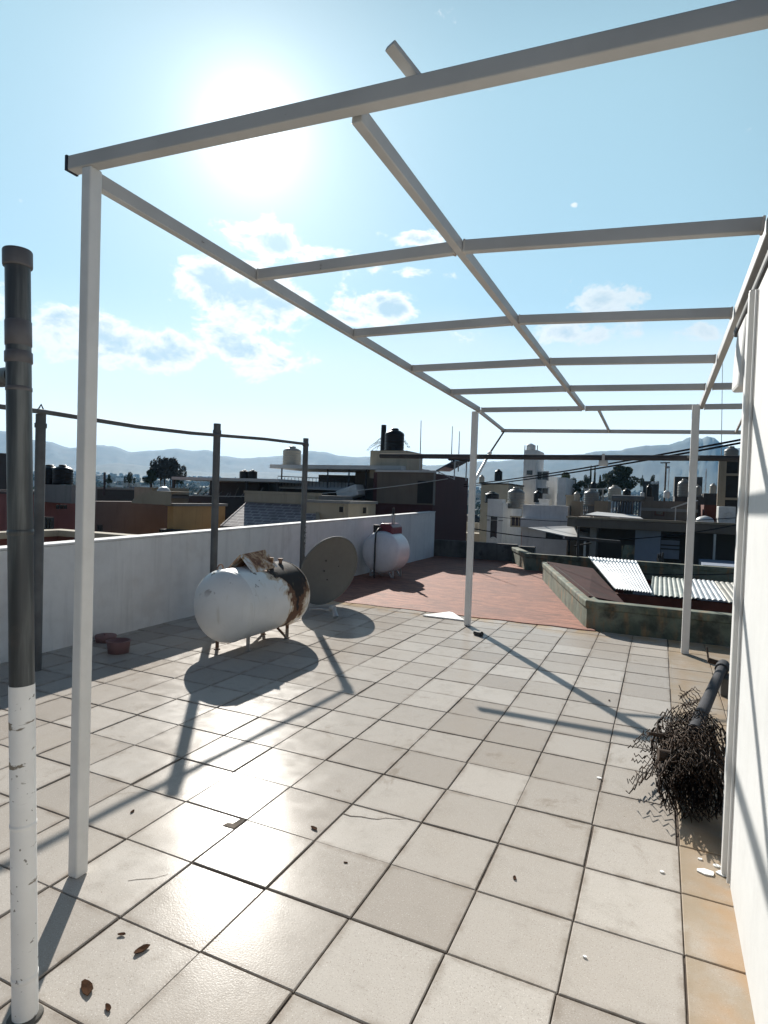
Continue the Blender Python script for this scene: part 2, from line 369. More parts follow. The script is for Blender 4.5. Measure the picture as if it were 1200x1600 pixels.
# house wall on the right, with an upper lip that reaches past its end
hw = thing('house_wall', (5, 0, 0), 'sunlit white house wall on the right with overhanging upper end', 'wall')
b = MB(); b.box((XW,-9,-.3), (8.5,4.50,6.62)); b.build('wall', M['housewall'], hw, .05)
b = MB()
b.add([(3.44,4.503,5.70),(4.6,4.503,5.70),(4.6,5.12,5.72),(3.43,5.12,5.72),(3.47,4.503,6.10),(4.6,4.503,6.10),(4.6,5.2,6.10),(3.445,5.2,6.10),(3.498,4.503,6.62),(4.6,4.503,6.62),(4.6,5.45,6.62),(3.498,5.45,6.62)],
      [(0,3,2,1),(8,9,10,11),(0,1,5,4),(1,2,6,5),(2,3,7,6),(3,0,4,7),(4,5,9,8),(5,6,10,9),(6,7,11,10),(7,4,8,11)])
b.build('overhang', M['housewall'], hw, .04)
b = MB(); b.box((XW-.02,-9,6.623), (8.6,5.80,6.74)); b.build('roof_edge', M['black'], hw, .03)
b = MB(); b.tube([(XW-.018,3.40,.02),(XW-.018,3.42,3),(XW-.018,3.40,6.55)], .016, 8); b.build('conduit', M['steelwhite'], hw)

# ------------------------------------------------------------------ PERGOLA
pg = thing('pergola', (.2, 7.5, 0), 'white steel tube pergola frame without a roof over the terrace', 'pergola')
def lz(y): return 7.41 - (y-.25)*.0193       # left beam
def rz_(y): return 7.13 - (y-.25)*.0070      # right beam
XL, XM, XR = -2.93, .30, 3.56
def gz(x, y):
    k = (x-XL)/(XR-XL); return lz(y)*(1-k) + rz_(y)*k
fz = lambda x: 7.575 - (x+3.27)*.0395
mx = lambda y: .165 + (y-.32)*.0124
mz = lambda y: 7.395 - (y-.32)*.0215
def post(x, y, z, w=.22, d=.22):
    b = MB(); b.box((x-w/2,y-d/2,.004), (x+w/2,y+d/2,z)); return b.build('post', M['steelwhite'], pg, .018)
post(-2.915, .27, fz(-2.915)-.07, .135, .15); post(-3.02, 15.1, gz(-3,15.1)-.08, .19, .19); post(3.42, 14.9, gz(3.4,14.9)+.0, .2, .2); post(3.462, 3.60, 6.60, .07, .11)
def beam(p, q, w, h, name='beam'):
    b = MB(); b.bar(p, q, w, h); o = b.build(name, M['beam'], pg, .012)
    if name == 'crossbar':                       # weld beads where the bar meets its neighbours
        p, q = Vector(p), Vector(q); d = (q-p).normalized()
        for e0, e1 in ((p+d*.002, p+d*.03), (q-d*.03, q-d*.002)):
            b = MB(); b.bar(e0, e1, w+.012, h+.012); b.build('weld_bead', M['weld'], o, .006)
    return o
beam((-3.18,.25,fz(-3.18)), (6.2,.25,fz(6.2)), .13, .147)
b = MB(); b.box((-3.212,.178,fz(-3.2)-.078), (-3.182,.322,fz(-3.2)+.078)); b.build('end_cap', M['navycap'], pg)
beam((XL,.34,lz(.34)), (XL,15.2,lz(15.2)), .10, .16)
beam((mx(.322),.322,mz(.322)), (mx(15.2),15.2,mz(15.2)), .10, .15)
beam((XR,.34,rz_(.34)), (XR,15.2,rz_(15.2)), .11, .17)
TY = (3.1, 6.17, 9.2, 12.15, 15.28)
for k, y in enumerate(TY):
    xe = {3: 4.55, 4: 4.85}.get(k, XR-.073)
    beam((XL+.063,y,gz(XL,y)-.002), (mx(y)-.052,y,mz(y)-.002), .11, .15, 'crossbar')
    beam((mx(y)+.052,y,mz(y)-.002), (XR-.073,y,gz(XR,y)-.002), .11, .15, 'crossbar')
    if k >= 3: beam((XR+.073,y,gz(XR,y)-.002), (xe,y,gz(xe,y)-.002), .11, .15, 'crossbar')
# lean-on extension past the last posts
ez = lambda x: 6.86 - (x+3)*.022
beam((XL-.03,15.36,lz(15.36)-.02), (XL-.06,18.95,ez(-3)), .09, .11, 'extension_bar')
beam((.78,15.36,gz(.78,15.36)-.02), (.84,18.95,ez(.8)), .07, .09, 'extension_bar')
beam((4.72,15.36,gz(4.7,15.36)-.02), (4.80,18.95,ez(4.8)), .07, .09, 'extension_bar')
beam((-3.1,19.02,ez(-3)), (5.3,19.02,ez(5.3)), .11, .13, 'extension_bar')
mid = Vector((-3.02,17.1,5.83))
b = MB(); b.tube([(-2.98,18.95,ez(-3)-.05), mid], .035, 8); b.build('brace', M['darkpipe'], pg)
b = MB(); b.tube([mid, (-3.02,15.2,4.72)], .05, 8); b.lathe([(.0,-.08),(.075,-.08),(.075,.08),(0,.08)], mid, Vector((0,1.8,1.1)), 10); b.build('brace', M['steelwhite'], pg)
# short offcut lying across the front beam
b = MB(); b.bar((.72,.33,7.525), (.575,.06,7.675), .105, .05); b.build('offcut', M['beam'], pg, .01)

# ------------------------------------------------------------------ front standpipe
base = Vector((-1.75,-1.14,0))
sp = thing('standpipe', base, 'tall dark round pipe with chipped white lower third in the left foreground', 'pipe')
top = Vector((-2.0,-1.14,6.06)); ax = (top-base).normalized()
def on(h): return base + ax*h
b = MB(); b.tube([on(.01), on(2.62)], .092, 28); b.build('white_section', M['pipe_white'], sp)
b = MB(); b.tube([on(2.62), on(5.88)], .089, 28); b.build('dark_section', M['pipe_dark'], sp)
for h0, h1, r, nm, m in ((.30,.36,.096,'collar','pipe_white'),(1.5,1.55,.096,'collar','pipe_white'),(5.12,5.22,.098,'collar','pvcrib'),(5.25,5.46,.094,'collar','pvcrib'),(4.9,4.95,.093,'collar','pvcrib'),(3.78,3.84,.093,'collar','pipe_dark')):
    b = MB(); b.tube([on(h0), on(h0+.012), on(h1-.012), on(h1)], [r-.012, r, r, r-.012], 28); b.build(nm, M[m], sp)
b = MB(); b.lathe([(.08,0),(.102,.0),(.105,.012),(.105,.12),(.10,.13),(.08,.132),(.076,.06),(.0,.06)], on(5.87), ax, 28); b.build('cap_ring', M['pvcrib'], sp)
b = MB(); b.tube([on(5.03)-Vector((.06,0,0)), on(5.03)-Vector((.26,-.02,0))], .075, 20); b.tube([on(5.03)-Vector((.2,0,0)), on(5.03)-Vector((.9,-.05,0))], .06, 20); b.build('branch', M['pipe_dark'], sp)
b = MB(); b.lathe([(.092,.0),(.13,.0),(.12,.01),(.092,.02)], base+Vector((0,0,.002)), ax, 20); b.build('base_grime', M['darkconc'], sp)

# ------------------------------------------------------------------ pipe frame along the parapet
pf = thing('pipe_fence_frame', (-10.0, 11, 0), 'galvanised pipe frame of posts and one rail standing in front of the white parapet', 'fence')
posts = [((-10.02,4.9),5.75,.105),((-10.03,10.81),6.26,.112),((-9.95,15.87),6.31,.105),((-9.9,-1.2),5.2,.105)]
for (x, y), h, r in posts:
    b = MB(); b.tube([(x,y,.0),(x,y,h)], r, 14); b.tube([(x,y,h-.30),(x,y,h-.2)], r+.02, 14); b.build('post', M['galv'], pf)
b = MB(); b.tube([(-9.88,15.75,6.08),(-9.93,13.2,6.02),(-9.94,10.81,5.90),(-9.96,9.6,5.84),(-9.97,7.6,5.79),(-9.9,4.9,5.80),(-9.93,2,5.72),(-9.8,-3,5.5)], .055, 10); b.build('rail', M['galv'], pf)
b = MB(); b.tube([(-10.02,4.9,5.7),(-10.02,4.9,5.86)], [.11,.0], 14); b.tube([(-10.02,4.83,5.84),(-10.02,4.9,5.97),(-10.02,4.97,5.84)], .018, 6); b.build('loop_cap', M['galv'], pf)
# twisted tie wire on the last post
b = MB(); b.tube([(-9.8+.03*math.sin(k*1.9),15.80+.05*math.cos(k*2.3),1.7+k*.07) for k in range(22)], .012, 5); b.build('tie_wire', M['metalgrey'], pf)

# ------------------------------------------------------------------ rusty gas tank
def capsule(r, L, head, n=10):
    pr = [(0.0001, -L/2-head)]
    for k in range(1, n): a = k/n*math.pi/2; pr.append((r*math.sin(a), -L/2-head*math.cos(a)))
    for k in range(13): pr.append((r, -L/2+L*k/12))
    for k in range(n-1, -1, -1): a = k/n*math.pi/2; pr.append((max(r*math.sin(a), .0001), L/2+head*math.cos(a)))
    return pr
tc = Vector((-7.42, 9.45, 1.23)); R1 = .94
gt = thing('gas_tank', (tc.x, tc.y, 0), 'big white gas tank streaked with dark rust standing on the tiles', 'gas tank')
b = MB(); b.lathe(capsule(R1, 2.55, .48, 14), tc, (0,1,0), 64); o = b.build('tank_body', M['rusttank'], gt)
b = MB()
for yy in (-1.27, 1.27):
    b = MB(); b.lathe([(R1+.0,-.02),(R1+.008,-.012),(R1+.008,.012),(R1,.02)], tc+Vector((0,yy,0)), (0,1,0), 64); b.build('weld_seam', M['rusttank'], gt)
for dx, dy in ((-.42,-1.0),(.36,-.72),(-.42,1.05),(.40,1.05)):
    z1 = tc.z - math.sqrt(R1*R1-dx*dx) + .06
    b = MB(); x, y = tc.x+dx, tc.y+dy
    b.bar((x,y-.03,.0), (x,y-.03,z1), .10, .025, (0,1,0)); 
    if dy > 0: b.bar((x,y-.05,.01), (x,y-.62,z1+.02), .09, .03, (0,0,1))
    b.bar((x-.06,y-.03,.014), (x+.06,y-.03,.014), .12, .022)
    b.build('leg', M['rustleg'] if dy > 0 or dx < 0 else M['metalgrey'], gt)
# bent sheet hood over the valves
hz = tc.z + R1
b = MB(); hp = [(-.44,-.10),(0,.34),(.44,-.10)]
for (xa, za), (xb, zb) in zip(hp, hp[1:]):
    A = Vector((tc.x+xa, tc.y-.72, hz+za)); B = Vector((tc.x+xb, tc.y-.72, hz+zb)); D = Vector((0, 1.12, .06))
    b.slab([A, B, B+D, A+D], .025)
b.build('valve_hood', M['rustsheet'], gt)
b = MB(); b.box((tc.x-.36,tc.y+.32,hz-.12),(tc.x+.33,tc.y+.36,hz+.20)); b.build('valve_hood_back', M['rustsheet'], gt)
b = MB(); b.tube([(tc.x+.02,tc.y-.3,hz-.06),(tc.x+.02,tc.y-.3,hz+.2)], .12, 14); b.build('valve', M['rustleg'], gt); b = MB(); b.tube([(tc.x-.1,tc.y+.1,hz-.06),(tc.x-.1,tc.y+.1,hz+.15)], .09, 14); b.build('valve', M['rustleg'], gt)
b = MB(); b.tube([(tc.x+.15,tc.y+.95,hz-.06),(tc.x+.15,tc.y+.95,hz+.07)], .05, 12); b.tube([(tc.x+.15,tc.y+.95,hz+.07),(tc.x+.15,tc.y+.95,hz+.12)], .075, 12); b.build('fitting', M['rustleg'], gt)
b = MB(); ring = [(tc.x-.28+.0*k, tc.y-1.15+.11*math.cos(k*math.pi/8), hz-.02+.12*math.sin(k*math.pi/8)) for k in range(17)]; b.tube(ring, .018, 6); b.build('lifting_ring', M['rustleg'], gt)

# ------------------------------------------------------------------ white tank further back
t2 = Vector((-10.3, 24.6, 1.30)); R2 = 1.08
wt = thing('gas_tank', (t2.x, t2.y, 0), 'clean white gas tank with maroon valve hood on the red roof', 'gas tank')
b = MB(); b.lathe(capsule(R2, 1.1, .50, 12), t2, (.05,1,0), 56); b.build('tank_body', M['tankwhite'], wt)
for dx, dy in ((-.58,-.45),(.58,-.45),(-.58,.5),(.58,.5)):
    x, y = t2.x+dx+dy*.05, t2.y+dy; z1 = t2.z - math.sqrt(R2*R2-dx*dx) + .08; sgn = 1 if dx > 0 else -1
    b = MB(); b.bar((x+.05*sgn,y,.0),(x+.05*sgn,y,z1+.03),.09,.05,(0,1,0)); b.bar((x,y,.01),(x-.30*sgn,y,z1-.06),.08,.04,(0,1,0)); b.build('leg', M['metalgrey'], wt)
h2 = t2.z+R2
b = MB(); pr = [(-.42,-.16),(-.40,.20),(-.22,.40),(.22,.40),(.40,.20),(.42,-.16)]; n = len(pr)
vs = [(t2.x+.1+x, t2.y-.45, h2+z) for x,z in pr] + [(t2.x+.15+x, t2.y+.75, h2+z) for x,z in pr]
b.add(vs, [tuple(range(n)), tuple(range(n,2*n))[::-1]] + [(i, n+i, n+(i+1)%n, (i+1)%n) for i in range(n)]); b.build('valve_hood', M['maroon_enamel'], wt, .06)
b = MB(); b.tube([(t2.x+.3,t2.y+.1,h2+.3),(t2.x+.3,t2.y+.1,h2+.75)], .09, 12); b.tube([(t2.x+.3,t2.y+.1,h2+.75),(t2.x+.3,t2.y+.1,h2+.86)], .11, 12); b.build('relief_pipe', M['metalgrey'], wt)
b = MB(); b.tube([(t2.x+.3,t2.y+.1,h2+.86),(t2.x+.3,t2.y+.1,h2+1.2)], .06, 10); b.build('relief_cap', M['black'], wt)
b = MB(); b.tube([(t2.x-.1,t2.y-.25,h2+.12),(t2.x-.12,t2.y-.75,h2+.13),(t2.x-.13,t2.y-1.06,h2-.1),(t2.x-.13,t2.y-1.12,h2-.6),(t2.x-.13,t2.y-1.12,.1),(t2.x-.1,t2.y-1.1,.03)], .045, 8); b.build('hose', M['black'], wt)
b = MB(); b.tube([(t2.x-.3,t2.y-.55,h2-.05),(t2.x-.3,t2.y-.55,h2+.22)], .10, 12); b.build('valve', M['black'], wt); b = MB(); b.tube([(t2.x-.42,t2.y-.4,h2-.1),(t2.x-.42,t2.y-.4,h2+.3)], .16, 14); b.build('valve', M['black'], wt)

# ------------------------------------------------------------------ satellite dish leaning on the last post
dc = at_y(514, 892, 15.3) ; vdir = (CAM-dc).normalized(); rr = RT; uu = UP
dn = (vdir*math.cos(R_(41)) + (rr*.72 - uu*.45).normalized()*math.sin(R_(41))).normalized()
sd = thing('satellite_dish', (dc.x, dc.y, 0), 'large grey satellite dish leaning by the rusty tank', 'satellite dish')
maj = (UP*.75 + RT*.66); maj = (maj - dn*maj.dot(dn)).normalized(); mnr = dn.cross(maj)
b = MB(); RA, RB = 1.33, 1.22; N = 48; rings = 9; vs = []
for side in (0, 1):
    for k in range(rings):
        q = k/(rings-1); 
        for a in range(N):
            an = a*2*math.pi/N; dpt = -.26*(1-q*q) - side*.03
            vs.append(dc + maj*(RA*q*math.cos(an)) + mnr*(RB*q*math.sin(an)) + dn*dpt)
fs = []
for side in (0, 1):
    o0 = side*rings*N
    for k in range(rings-1):
        for a in range(N):
            f = (o0+k*N+a, o0+k*N+(a+1)%N, o0+(k+1)*N+(a+1)%N, o0+(k+1)*N+a); fs.append(f[::-1] if side else f)
b.add(vs, fs, 0, True)
rim = [dc + maj*(RA*math.cos(a*2*math.pi/N)) + mnr*(RB*math.sin(a*2*math.pi/N)) + dn*-.012 for a in range(N+1)]
b.tube(rim, .035, 8, cap=False); b.build('reflector', M['dish'], sd)
for a, q in ((.3,.0),(.5,-.35),(-.15,-.45),(-.05,.2)):
    p = dc + maj*(-a+.2) + mnr*q + dn*(-.235); bolt = MB(); bolt.lathe([(.03,0),(.03,.03),(0.0001,.035)], p, dn, 8); bolt.build('bolt', M['black'], sd)
foot = at_z(484, 952, .22); lnb = at_z(522, 955, .30)
b = MB(); b.tube([foot, foot.lerp(lnb,.5)+Vector((0,0,.04)), lnb], .04, 8); b.build('feed_arm', M['metalgrey'], sd)
b = MB(); b.tube([lnb+Vector((-.10,0,.08)), lnb+Vector((.03,-.05,.1))], [.11,.11], 12); b.tube([lnb+Vector((.0,-.04,.08)), lnb+Vector((.16,-.16,-.16))], [.07,.10], 12); b.build('feed_horn', M['metalgrey'], sd)
b = MB(); back = dc - dn*.28; b.tube([back, back-dn*.25, Vector((back.x-.3*dn.x*0-.55, back.y+.45, .05))], .06, 8); b.build('mount_arm', M['galv'], sd)

# ------------------------------------------------------------------ small things on the terrace
p = at_z(185, 1019); bw = thing('bowl', p, 'round pink plastic tub on the shaded tiles by the parapet', 'tub')
b = MB(); b.lathe([(.0001,.02),(.21,.02),(.23,.06),(.26,.30),(.28,.30),(.28,.27),(.25,.0),(.0001,.0)], p, (0,0,1), 28); b.build('tub_body', M['pink'], bw)
b = MB(); b.lathe([(.265,.285),(.30,.285),(.305,.30),(.265,.31)], p, (0,0,1), 28); b.build('rim', M['pink'], bw)
p = at_z(165, 1002); b = MB(); b.lathe([(.0001,.0),(.24,.0),(.28,.14),(.27,.17),(.0001,.17)], p, (0,0,1), 20); b.lathe([(.05,.17),(.05,.21),(.0001,.22)], p, (0,0,1), 12)
tag(b.build('pot_lid', M['pink']), 'flat pink plastic lid lying behind the pink tub at the wall foot', 'lid')
q = [at_z(u, v) for u, v in ((660,963),(702,957.5),(708,959),(726,971))]
b = MB(); b.slab([Vector((a.x,a.y,.05)) for a in (q[0],q[3],q[2],q[1])], .045)
tag(b.build('flat_board', M['sheetwhite'], bevel=.01), 'thin white board lying flat on the tiles beside the far left post', 'board')
p = at_z(746, 993); b = MB(); b.tube([p+Vector((-.1,.05,.07)), p+Vector((.1,-.06,.07))], .07, 10); b.tube([p+Vector((.1,-.06,.07)), p+Vector((.15,-.09,.07))], .09, 10); b.tube([p+Vector((-.1,.05,.07)), p+Vector((-.2,.3,.05))], .025, 6)
tag(b.build('tap_fitting', M['black']), 'small black pipe fitting lying on the tiles at the far left post', 'fitting')
lf = [(136,1545,.075,'curled dead leaf nearest the standpipe foot'),(221,1485,.06,'dark curled leaf on the tile right of the near post shadow'),(190,1461,.03,'tiny leaf crumb between the near post and the dark curled leaf'),(169,1576,.035,'small leaf scrap at the bottom of the photo near the standpipe'),(207,1269,.03,'leaf scrap beside the rail shadow behind the near post'),(491,1295,.045,'small dark leaf on the glaring tile'),(540,1349,.02,'speck of leaf on the pale middle tiles'),(952,1095,.03,'dark leaf speck on the far right tiles'),(804,1373,.03,'leaf speck on the tile with the grey stain')]
for k, (u, v, r, lab) in enumerate(lf):
    p = at_z(u, v); b = MB(); a = rt.uniform(0, 6); n = 9; vs = []
    for i in range(n):
        an = i*2*math.pi/n; ex = r*math.cos(an)*(1.25+.2*math.sin(3*an)); ey = r*.6*math.sin(an)
        vs.append((p.x+ex*math.cos(a)-ey*math.sin(a), p.y+ex*math.sin(a)+ey*math.cos(a), .007+.12*r*abs(math.cos(an))+.05*r*math.sin(2*an)))
    vs.append((p.x, p.y, .006)); b.add(vs, [(i,(i+1)%n,n) for i in range(n)]); b.add([Vector(q)+Vector((0,0,.006)) for q in vs], [((i+1)%n,i,n) for i in range(n)])
    tag(b.build('dry_leaf', M['leafdry']), lab, 'leaf', 'dry leaf scraps on the tiles')
for k, (u, v, r, lab) in enumerate([(1104,1364,.075,'larger flake of white paint at the foot of the wall post'),(1131,1366,.06,'flake of white paint touching the corner of the house wall'),(1120,1354,.035,'small crumb of white paint against the wall post'),(1094,1343,.02,'tiny white paint crumb left of the wall post'),(936,1216,.035,'white paint crumb alone on the tile joint'),(1034,1363,.022,'white crumb on the last full tile before the wall'),(914,1496,.015,'white fleck on the large near tile')]):
    p = at_z(u, v); b = MB(); n = 7
    poly = [(p.x + r*1.5*math.cos(i*2*math.pi/n)*rt.uniform(.6,1.1), p.y + r*math.sin(i*2*math.pi/n)*rt.uniform(.6,1.1)) for i in range(n)]
    b.prism(poly, .002, .014); tag(b.build('paint_flake', M['chips']), lab, 'paint flake', 'white paint flakes on the tiles')

b = MB(); pts = [at_z(u, v, .004) for u, v in ((536,1271),(548,1275),(565,1276),(580,1279),(592,1280),(602,1278),(625,1280),(640,1279))]
for i in range(len(pts)-1):
    a_, c_ = pts[i], pts[i+1]; w_ = Vector((0,.012*(1-i/9),0)); b.add([a_-w_, a_+w_, c_+w_*.9, c_-w_*.9], [(0,3,2,1)])
pts = [at_z(u, v, .004) for u, v in ((200,1376),(214,1374),(240,1372),(262,1366))]
for i in range(len(pts)-1):
    a_, c_ = pts[i], pts[i+1]; w_ = Vector((0,.005,0)); b.add([a_-w_, a_+w_, c_+w_, c_-w_], [(0,3,2,1)])
tag(b.build('tile_cracks', M['grout']), kind='structure')
b = MB(); ol = ((348,1290),(355,1286),(364,1287),(374,1281),(385,1279),(379,1286),(366,1295),(357,1293)); q = [at_z(u, v, .001) for u, v in ol]; n = len(q)
b.add(q + [p_+Vector((0,0,.007)) for p_ in q], [tuple(range(n,2*n))[::-1]]+[(i,n+i,n+(i+1)%n,(i+1)%n) for i in range(n)]); tag(b.build('mortar_patch', M['grout']), kind='structure')
# roll of chain-link fence lying behind the wall end, with the old post on it
cl = thing('chain_link_roll', (3.2, 5.4, 0), 'tangled roll of rusty chain-link fence on the tiles behind the wall end', 'fence roll')
b = MB(); rc = random.Random(11); cxr, czr = 3.17, .47
def roll_pt(sv, y):
    turn = sv/6.2; r = .47 - .062*turn*1.0 + .02*math.sin(sv*3+y*2)
    a = sv/1.0*2*math.pi/ (2*math.pi*.40) ; a = turn*2*math.pi
    w = .05*math.sin(y*3.1+turn*4)
    return Vector((cxr + (r+w)*1.02*math.cos(a) , y + .05*math.sin(turn*9), max(.015, czr + (r*.98)*math.sin(a) + .02*math.sin(y*5))))
rows = 13; pitch = .165; ystart = 4.62
for i in range(rows):
    pts = []; y0 = ystart + i*pitch
    for k in range(400):
        sv = k*.083
        jit = Vector((rc.gauss(0,.014), rc.gauss(0,.014), abs(rc.gauss(0,.014))))
        pts.append(roll_pt(sv, y0 + (pitch*.53 if (k+i) % 2 else -pitch*.53)) + jit)
    b.tube(pts, .0115, 3, cap=False)
# loose flap that sticks out and up to the left and along the post
for i in range(16):
    pts = []
    for k in range(14+ (i*5) % 7):
        u_ = k*.05; y = 4.75 + i*.13 + (.07 if (k+i) % 2 else -.07)
        pts.append(Vector((2.92 - u_*.62 + rc.gauss(0,.012), y + .08*math.sin(u_*5), .12 + .42*math.exp(-u_*1.5) + .10*math.sin(u_*4+i*.4) + abs(rc.gauss(0,.015)))))
    b.tube(pts, .0105, 3, cap=False)
for i in range(26):
    pts = []
    for k in range(9):
        u_ = k*.085; y = 6.4 + i*.165 + (.09 if (k+i) % 2 else -.09)
        pts.append(Vector((3.25 + .10*(i/8) - u_*.62 + .36*(1-i/26.) + rc.gauss(0,.01), y, .10 + .5*max(0, 1-i/20.) + .1*math.sin(k*.9+i) * .8 + .06)))
    b.tube(pts, .0105, 3, cap=False)
b.build('wire_mesh', M['wire'], cl)
b = MB(); b.tube([(2.60,5.55,.78),(3.1,5.8,.72),(3.45,6.0,.68)], .028, 8); b.build('tension_bar', M['wire'], cl)
b = MB(); b.tube([(2.74,5.0,.70),(3.3,5.1,.66)], .085, 10); b.build('rod_end', M['wire'], cl)
op = thing('old_fence_post', (3.6, 9, 0), 'dark steel fence post lying on the chain-link roll', 'post')
b = MB(); b.tube([(3.22,5.9,.82),(4.02,11.2,.56)], .10, 16); b.build('tube', M['darkpipe'], op)
b = MB(); d_ = Vector((.8,5.3,-.26)).normalized(); e_ = Vector((4.02,11.2,.56)); b.tube([e_-d_*.06, e_+d_*.5], .14, 14); b.build('sleeve', M['darkpipe'], op)
b = MB(); b.tube([e_+d_*.45+Vector((-.1,0,.05)), e_+d_*.45+Vector((-.32,0,.09))], .06, 10); b.tube([e_+d_*.45+Vector((-.30,0,.06)), e_+d_*.5+Vector((-.34,.1,.35))], .02, 6); b.build('clamp', M['wire'], op)
b = MB(); b.box((4.0,11.0,0),(4.3,11.6,.40)); tag(b.build('support_block', M['darkconc'], bevel=.03), 'dark concrete block propping the far end of the old fence post', 'block')

# horizontal pipe clamped behind the far posts with a small box
hp_ = thing('horizontal_pipe', (-1, 15.35, 5.5), 'long dark horizontal steel pipe fixed behind the two far pergola posts', 'pipe')
b = MB(); b.tube([(-6.5,15.32,5.60),(-1,15.32,5.575),(6.6,15.32,5.56)], .082, 14); b.build('tube', M['darkpipe'], hp_)
for x, y in ((-3.02,15.1),(3.42,14.9)):
    b = MB(); b.bar((x-.16,15.22,5.58),(x+.16,15.22,5.58),.14,.06); b.build('clamp', M['galv'], hp_)
jb = thing('junction_box', (.99,15.32,5.35), 'small grey junction box hanging under the horizontal pipe', 'box')
b = MB(); b.box((.86,15.24,5.32),(1.12,15.42,5.49)); b.build('box_body', M['metalgrey'], jb, .02)
b = MB(); b.box((.95,15.215,5.45),(1.03,15.238,5.68)); b.build('strap', M['metalgrey'], jb)

# ------------------------------------------------------------------ kerb round the light well, cover and corrugated sheets
kb = thing('mossy_kerb', (1, 20, 0), 'mossy green concrete kerb bending round the corner of the red roof', 'kerb')
def kerb_run(pts, z0, z1, t, name, mat, lip=True):
    b = MB(); L = []
    pts = [Vector((*p, 0)) for p in pts]
    for i, p_ in enumerate(pts):
        d1 = (pts[i]-pts[i-1]).normalized() if i else (pts[1]-pts[0]).normalized()
        d2 = (pts[i+1]-pts[i]).normalized() if i < len(pts)-1 else d1
        n1 = Vector((-d1.y, d1.x, 0)); n2 = Vector((-d2.y, d2.x, 0)); nm = (n1+n2).normalized(); k = 1/max(.3, nm.dot(n1)); L.append((p_, nm*k))
    prof = [(0,z0),(0,z1-.26),(-.05,z1-.24),(-.06,z1-.04),(-.02,z1),(t,z1),(t,z0)] if lip else [(0,z0),(0,z1),(t,z1),(t,z0)]
    m = len(prof); vs = [(p_.x+n_.x*o_, p_.y+n_.y*o_, z) for p_, n_ in L for o_, z in prof]
    fs = [(i*m+k, i*m+(k+1)%m, (i+1)*m+(k+1)%m, (i+1)*m+k) for i in range(len(L)-1) for k in range(m)]
    fs += [tuple(range(m))[::-1], tuple(range((len(L)-1)*m, len(L)*m))]
    b.add(vs, fs); return b.build(name, M[mat], kb, .02)
kerb_run([(-3.0,28.9),(.35,17.5),(.52,17.05),(.95,16.85),(8.6,16.6)], -.3, .93, .42, 'near_kerb', 'moss')
kerb_run([(-6.45,37.0),(-4.72,32.9),(-4.5,32.75),(9,32.4)], -.3, 1.0, .4, 'far_kerb', 'moss')
lw = MB(); lw.prism([(-2.6,27.6),(.95,17.3),(9,17.1),(9,32.3),(-2.6,32.6)], -16, -1.4); tag(lw.build('light_well_floor', M['darkconc']), kind='structure')
b = MB(); qd = [Vector((-2.75,28.7,.99)), Vector((.52,17.6,.99)), Vector((1.55,20.0,.50)), Vector((-.6,30.6,.62))]
b.slab([qd[0],qd[1],qd[2],qd[3]], .06)
tag(b.build('well_cover', M['maroonroof']), 'dark maroon sloping cover board resting on the mossy kerb', 'cover')
def corrugated(name, quad, nrib, amp, mat, label):
    A, B, Cc, D = [Vector(p) for p in quad]          # A-B near edge, D-C far edge; ribs run from A-B to D-C
    b = MB(); m = nrib*6; vs = []; up = (B-A).cross(D-A).normalized()
    for s_ in (0, 1):
        for j in range(2):
            for i in range(m+1):
                f = i/m; p_ = A.lerp(B, f) if j == 0 else D.lerp(Cc, f)
                ph = (i % 6)/6; hgt = amp*(1 if ph in (0,) or ph < .2 else (.6 if ph < .35 or ph > .8 else -.6))
                vs.append(p_ + up*(hgt - s_*.02))
    k = m+1; fs = []
    for i in range(m):
        fs.append((i, i+1, k+i+1, k+i)); fs.append((2*k+i+1, 2*k+i, 3*k+i, 3*k+i+1))
    for j in (0, k):
        for i in range(m): fs.append((j+i, j+2*k+i, j+2*k+i+1, j+i+1) if j == 0 else (j+i+1, j+2*k+i+1, j+2*k+i, j+i))
    b.add(vs, fs); return tag(b.build(name, M[mat]), label, 'roof sheet', 'corrugated roof sheets over the light well')
corrugated('corrugated_sheet', [(1.0,22.9,.62),(2.45,22.75,.60),(1.5,32.5,1.03),(-1.1,32.75,1.05)], 14, .026, 'zinc', 'brightest corrugated zinc sheet, fan shaped, next to the dark maroon cover')
M['zinc_green'] = surf('greenish weathered roofing', (.27,.29,.25), .5, .2, 2, .1, col2=(.20,.20,.16), streak=.3)
M['zinc_tan'] = surf('stained pale roofing', (.33,.31,.26), .5, .2, 2, .1, col2=(.20,.15,.10), streak=.4)
corrugated('corrugated_sheet', [(2.38,22.7,.53),(3.95,22.68,.525),(3.98,30.3,.455),(2.38,30.4,.45)], 8, .026, 'zinc_green', 'greenish weathered corrugated sheet between the fan shaped one and the far right post')
corrugated('corrugated_sheet', [(3.9,22.74,.555),(5.1,22.72,.55),(5.15,30.2,.48),(3.92,30.3,.485)], 6, .026, 'zinc', 'clean bright narrow corrugated sheet just right of the far right post')
corrugated('corrugated_sheet', [(5.05,22.62,.52),(6.9,22.6,.50),(7.2,30.2,.45),(5.08,30.3,.455)], 9, .026, 'zinc_tan', 'tan stained corrugated sheet ending at the house wall')
b = MB(); b.box((.6,22.95,.05),(8.4,23.2,.42)); tag(b.build('timber_beam', M['woodred'], bevel=.02), 'reddish timber beam under the near edge of the corrugated sheets', 'beam')
tr0 = thing('sheet_trestle', (4, 26, -1.4), 'dark timber trestle carrying the corrugated sheets', 'trestle')
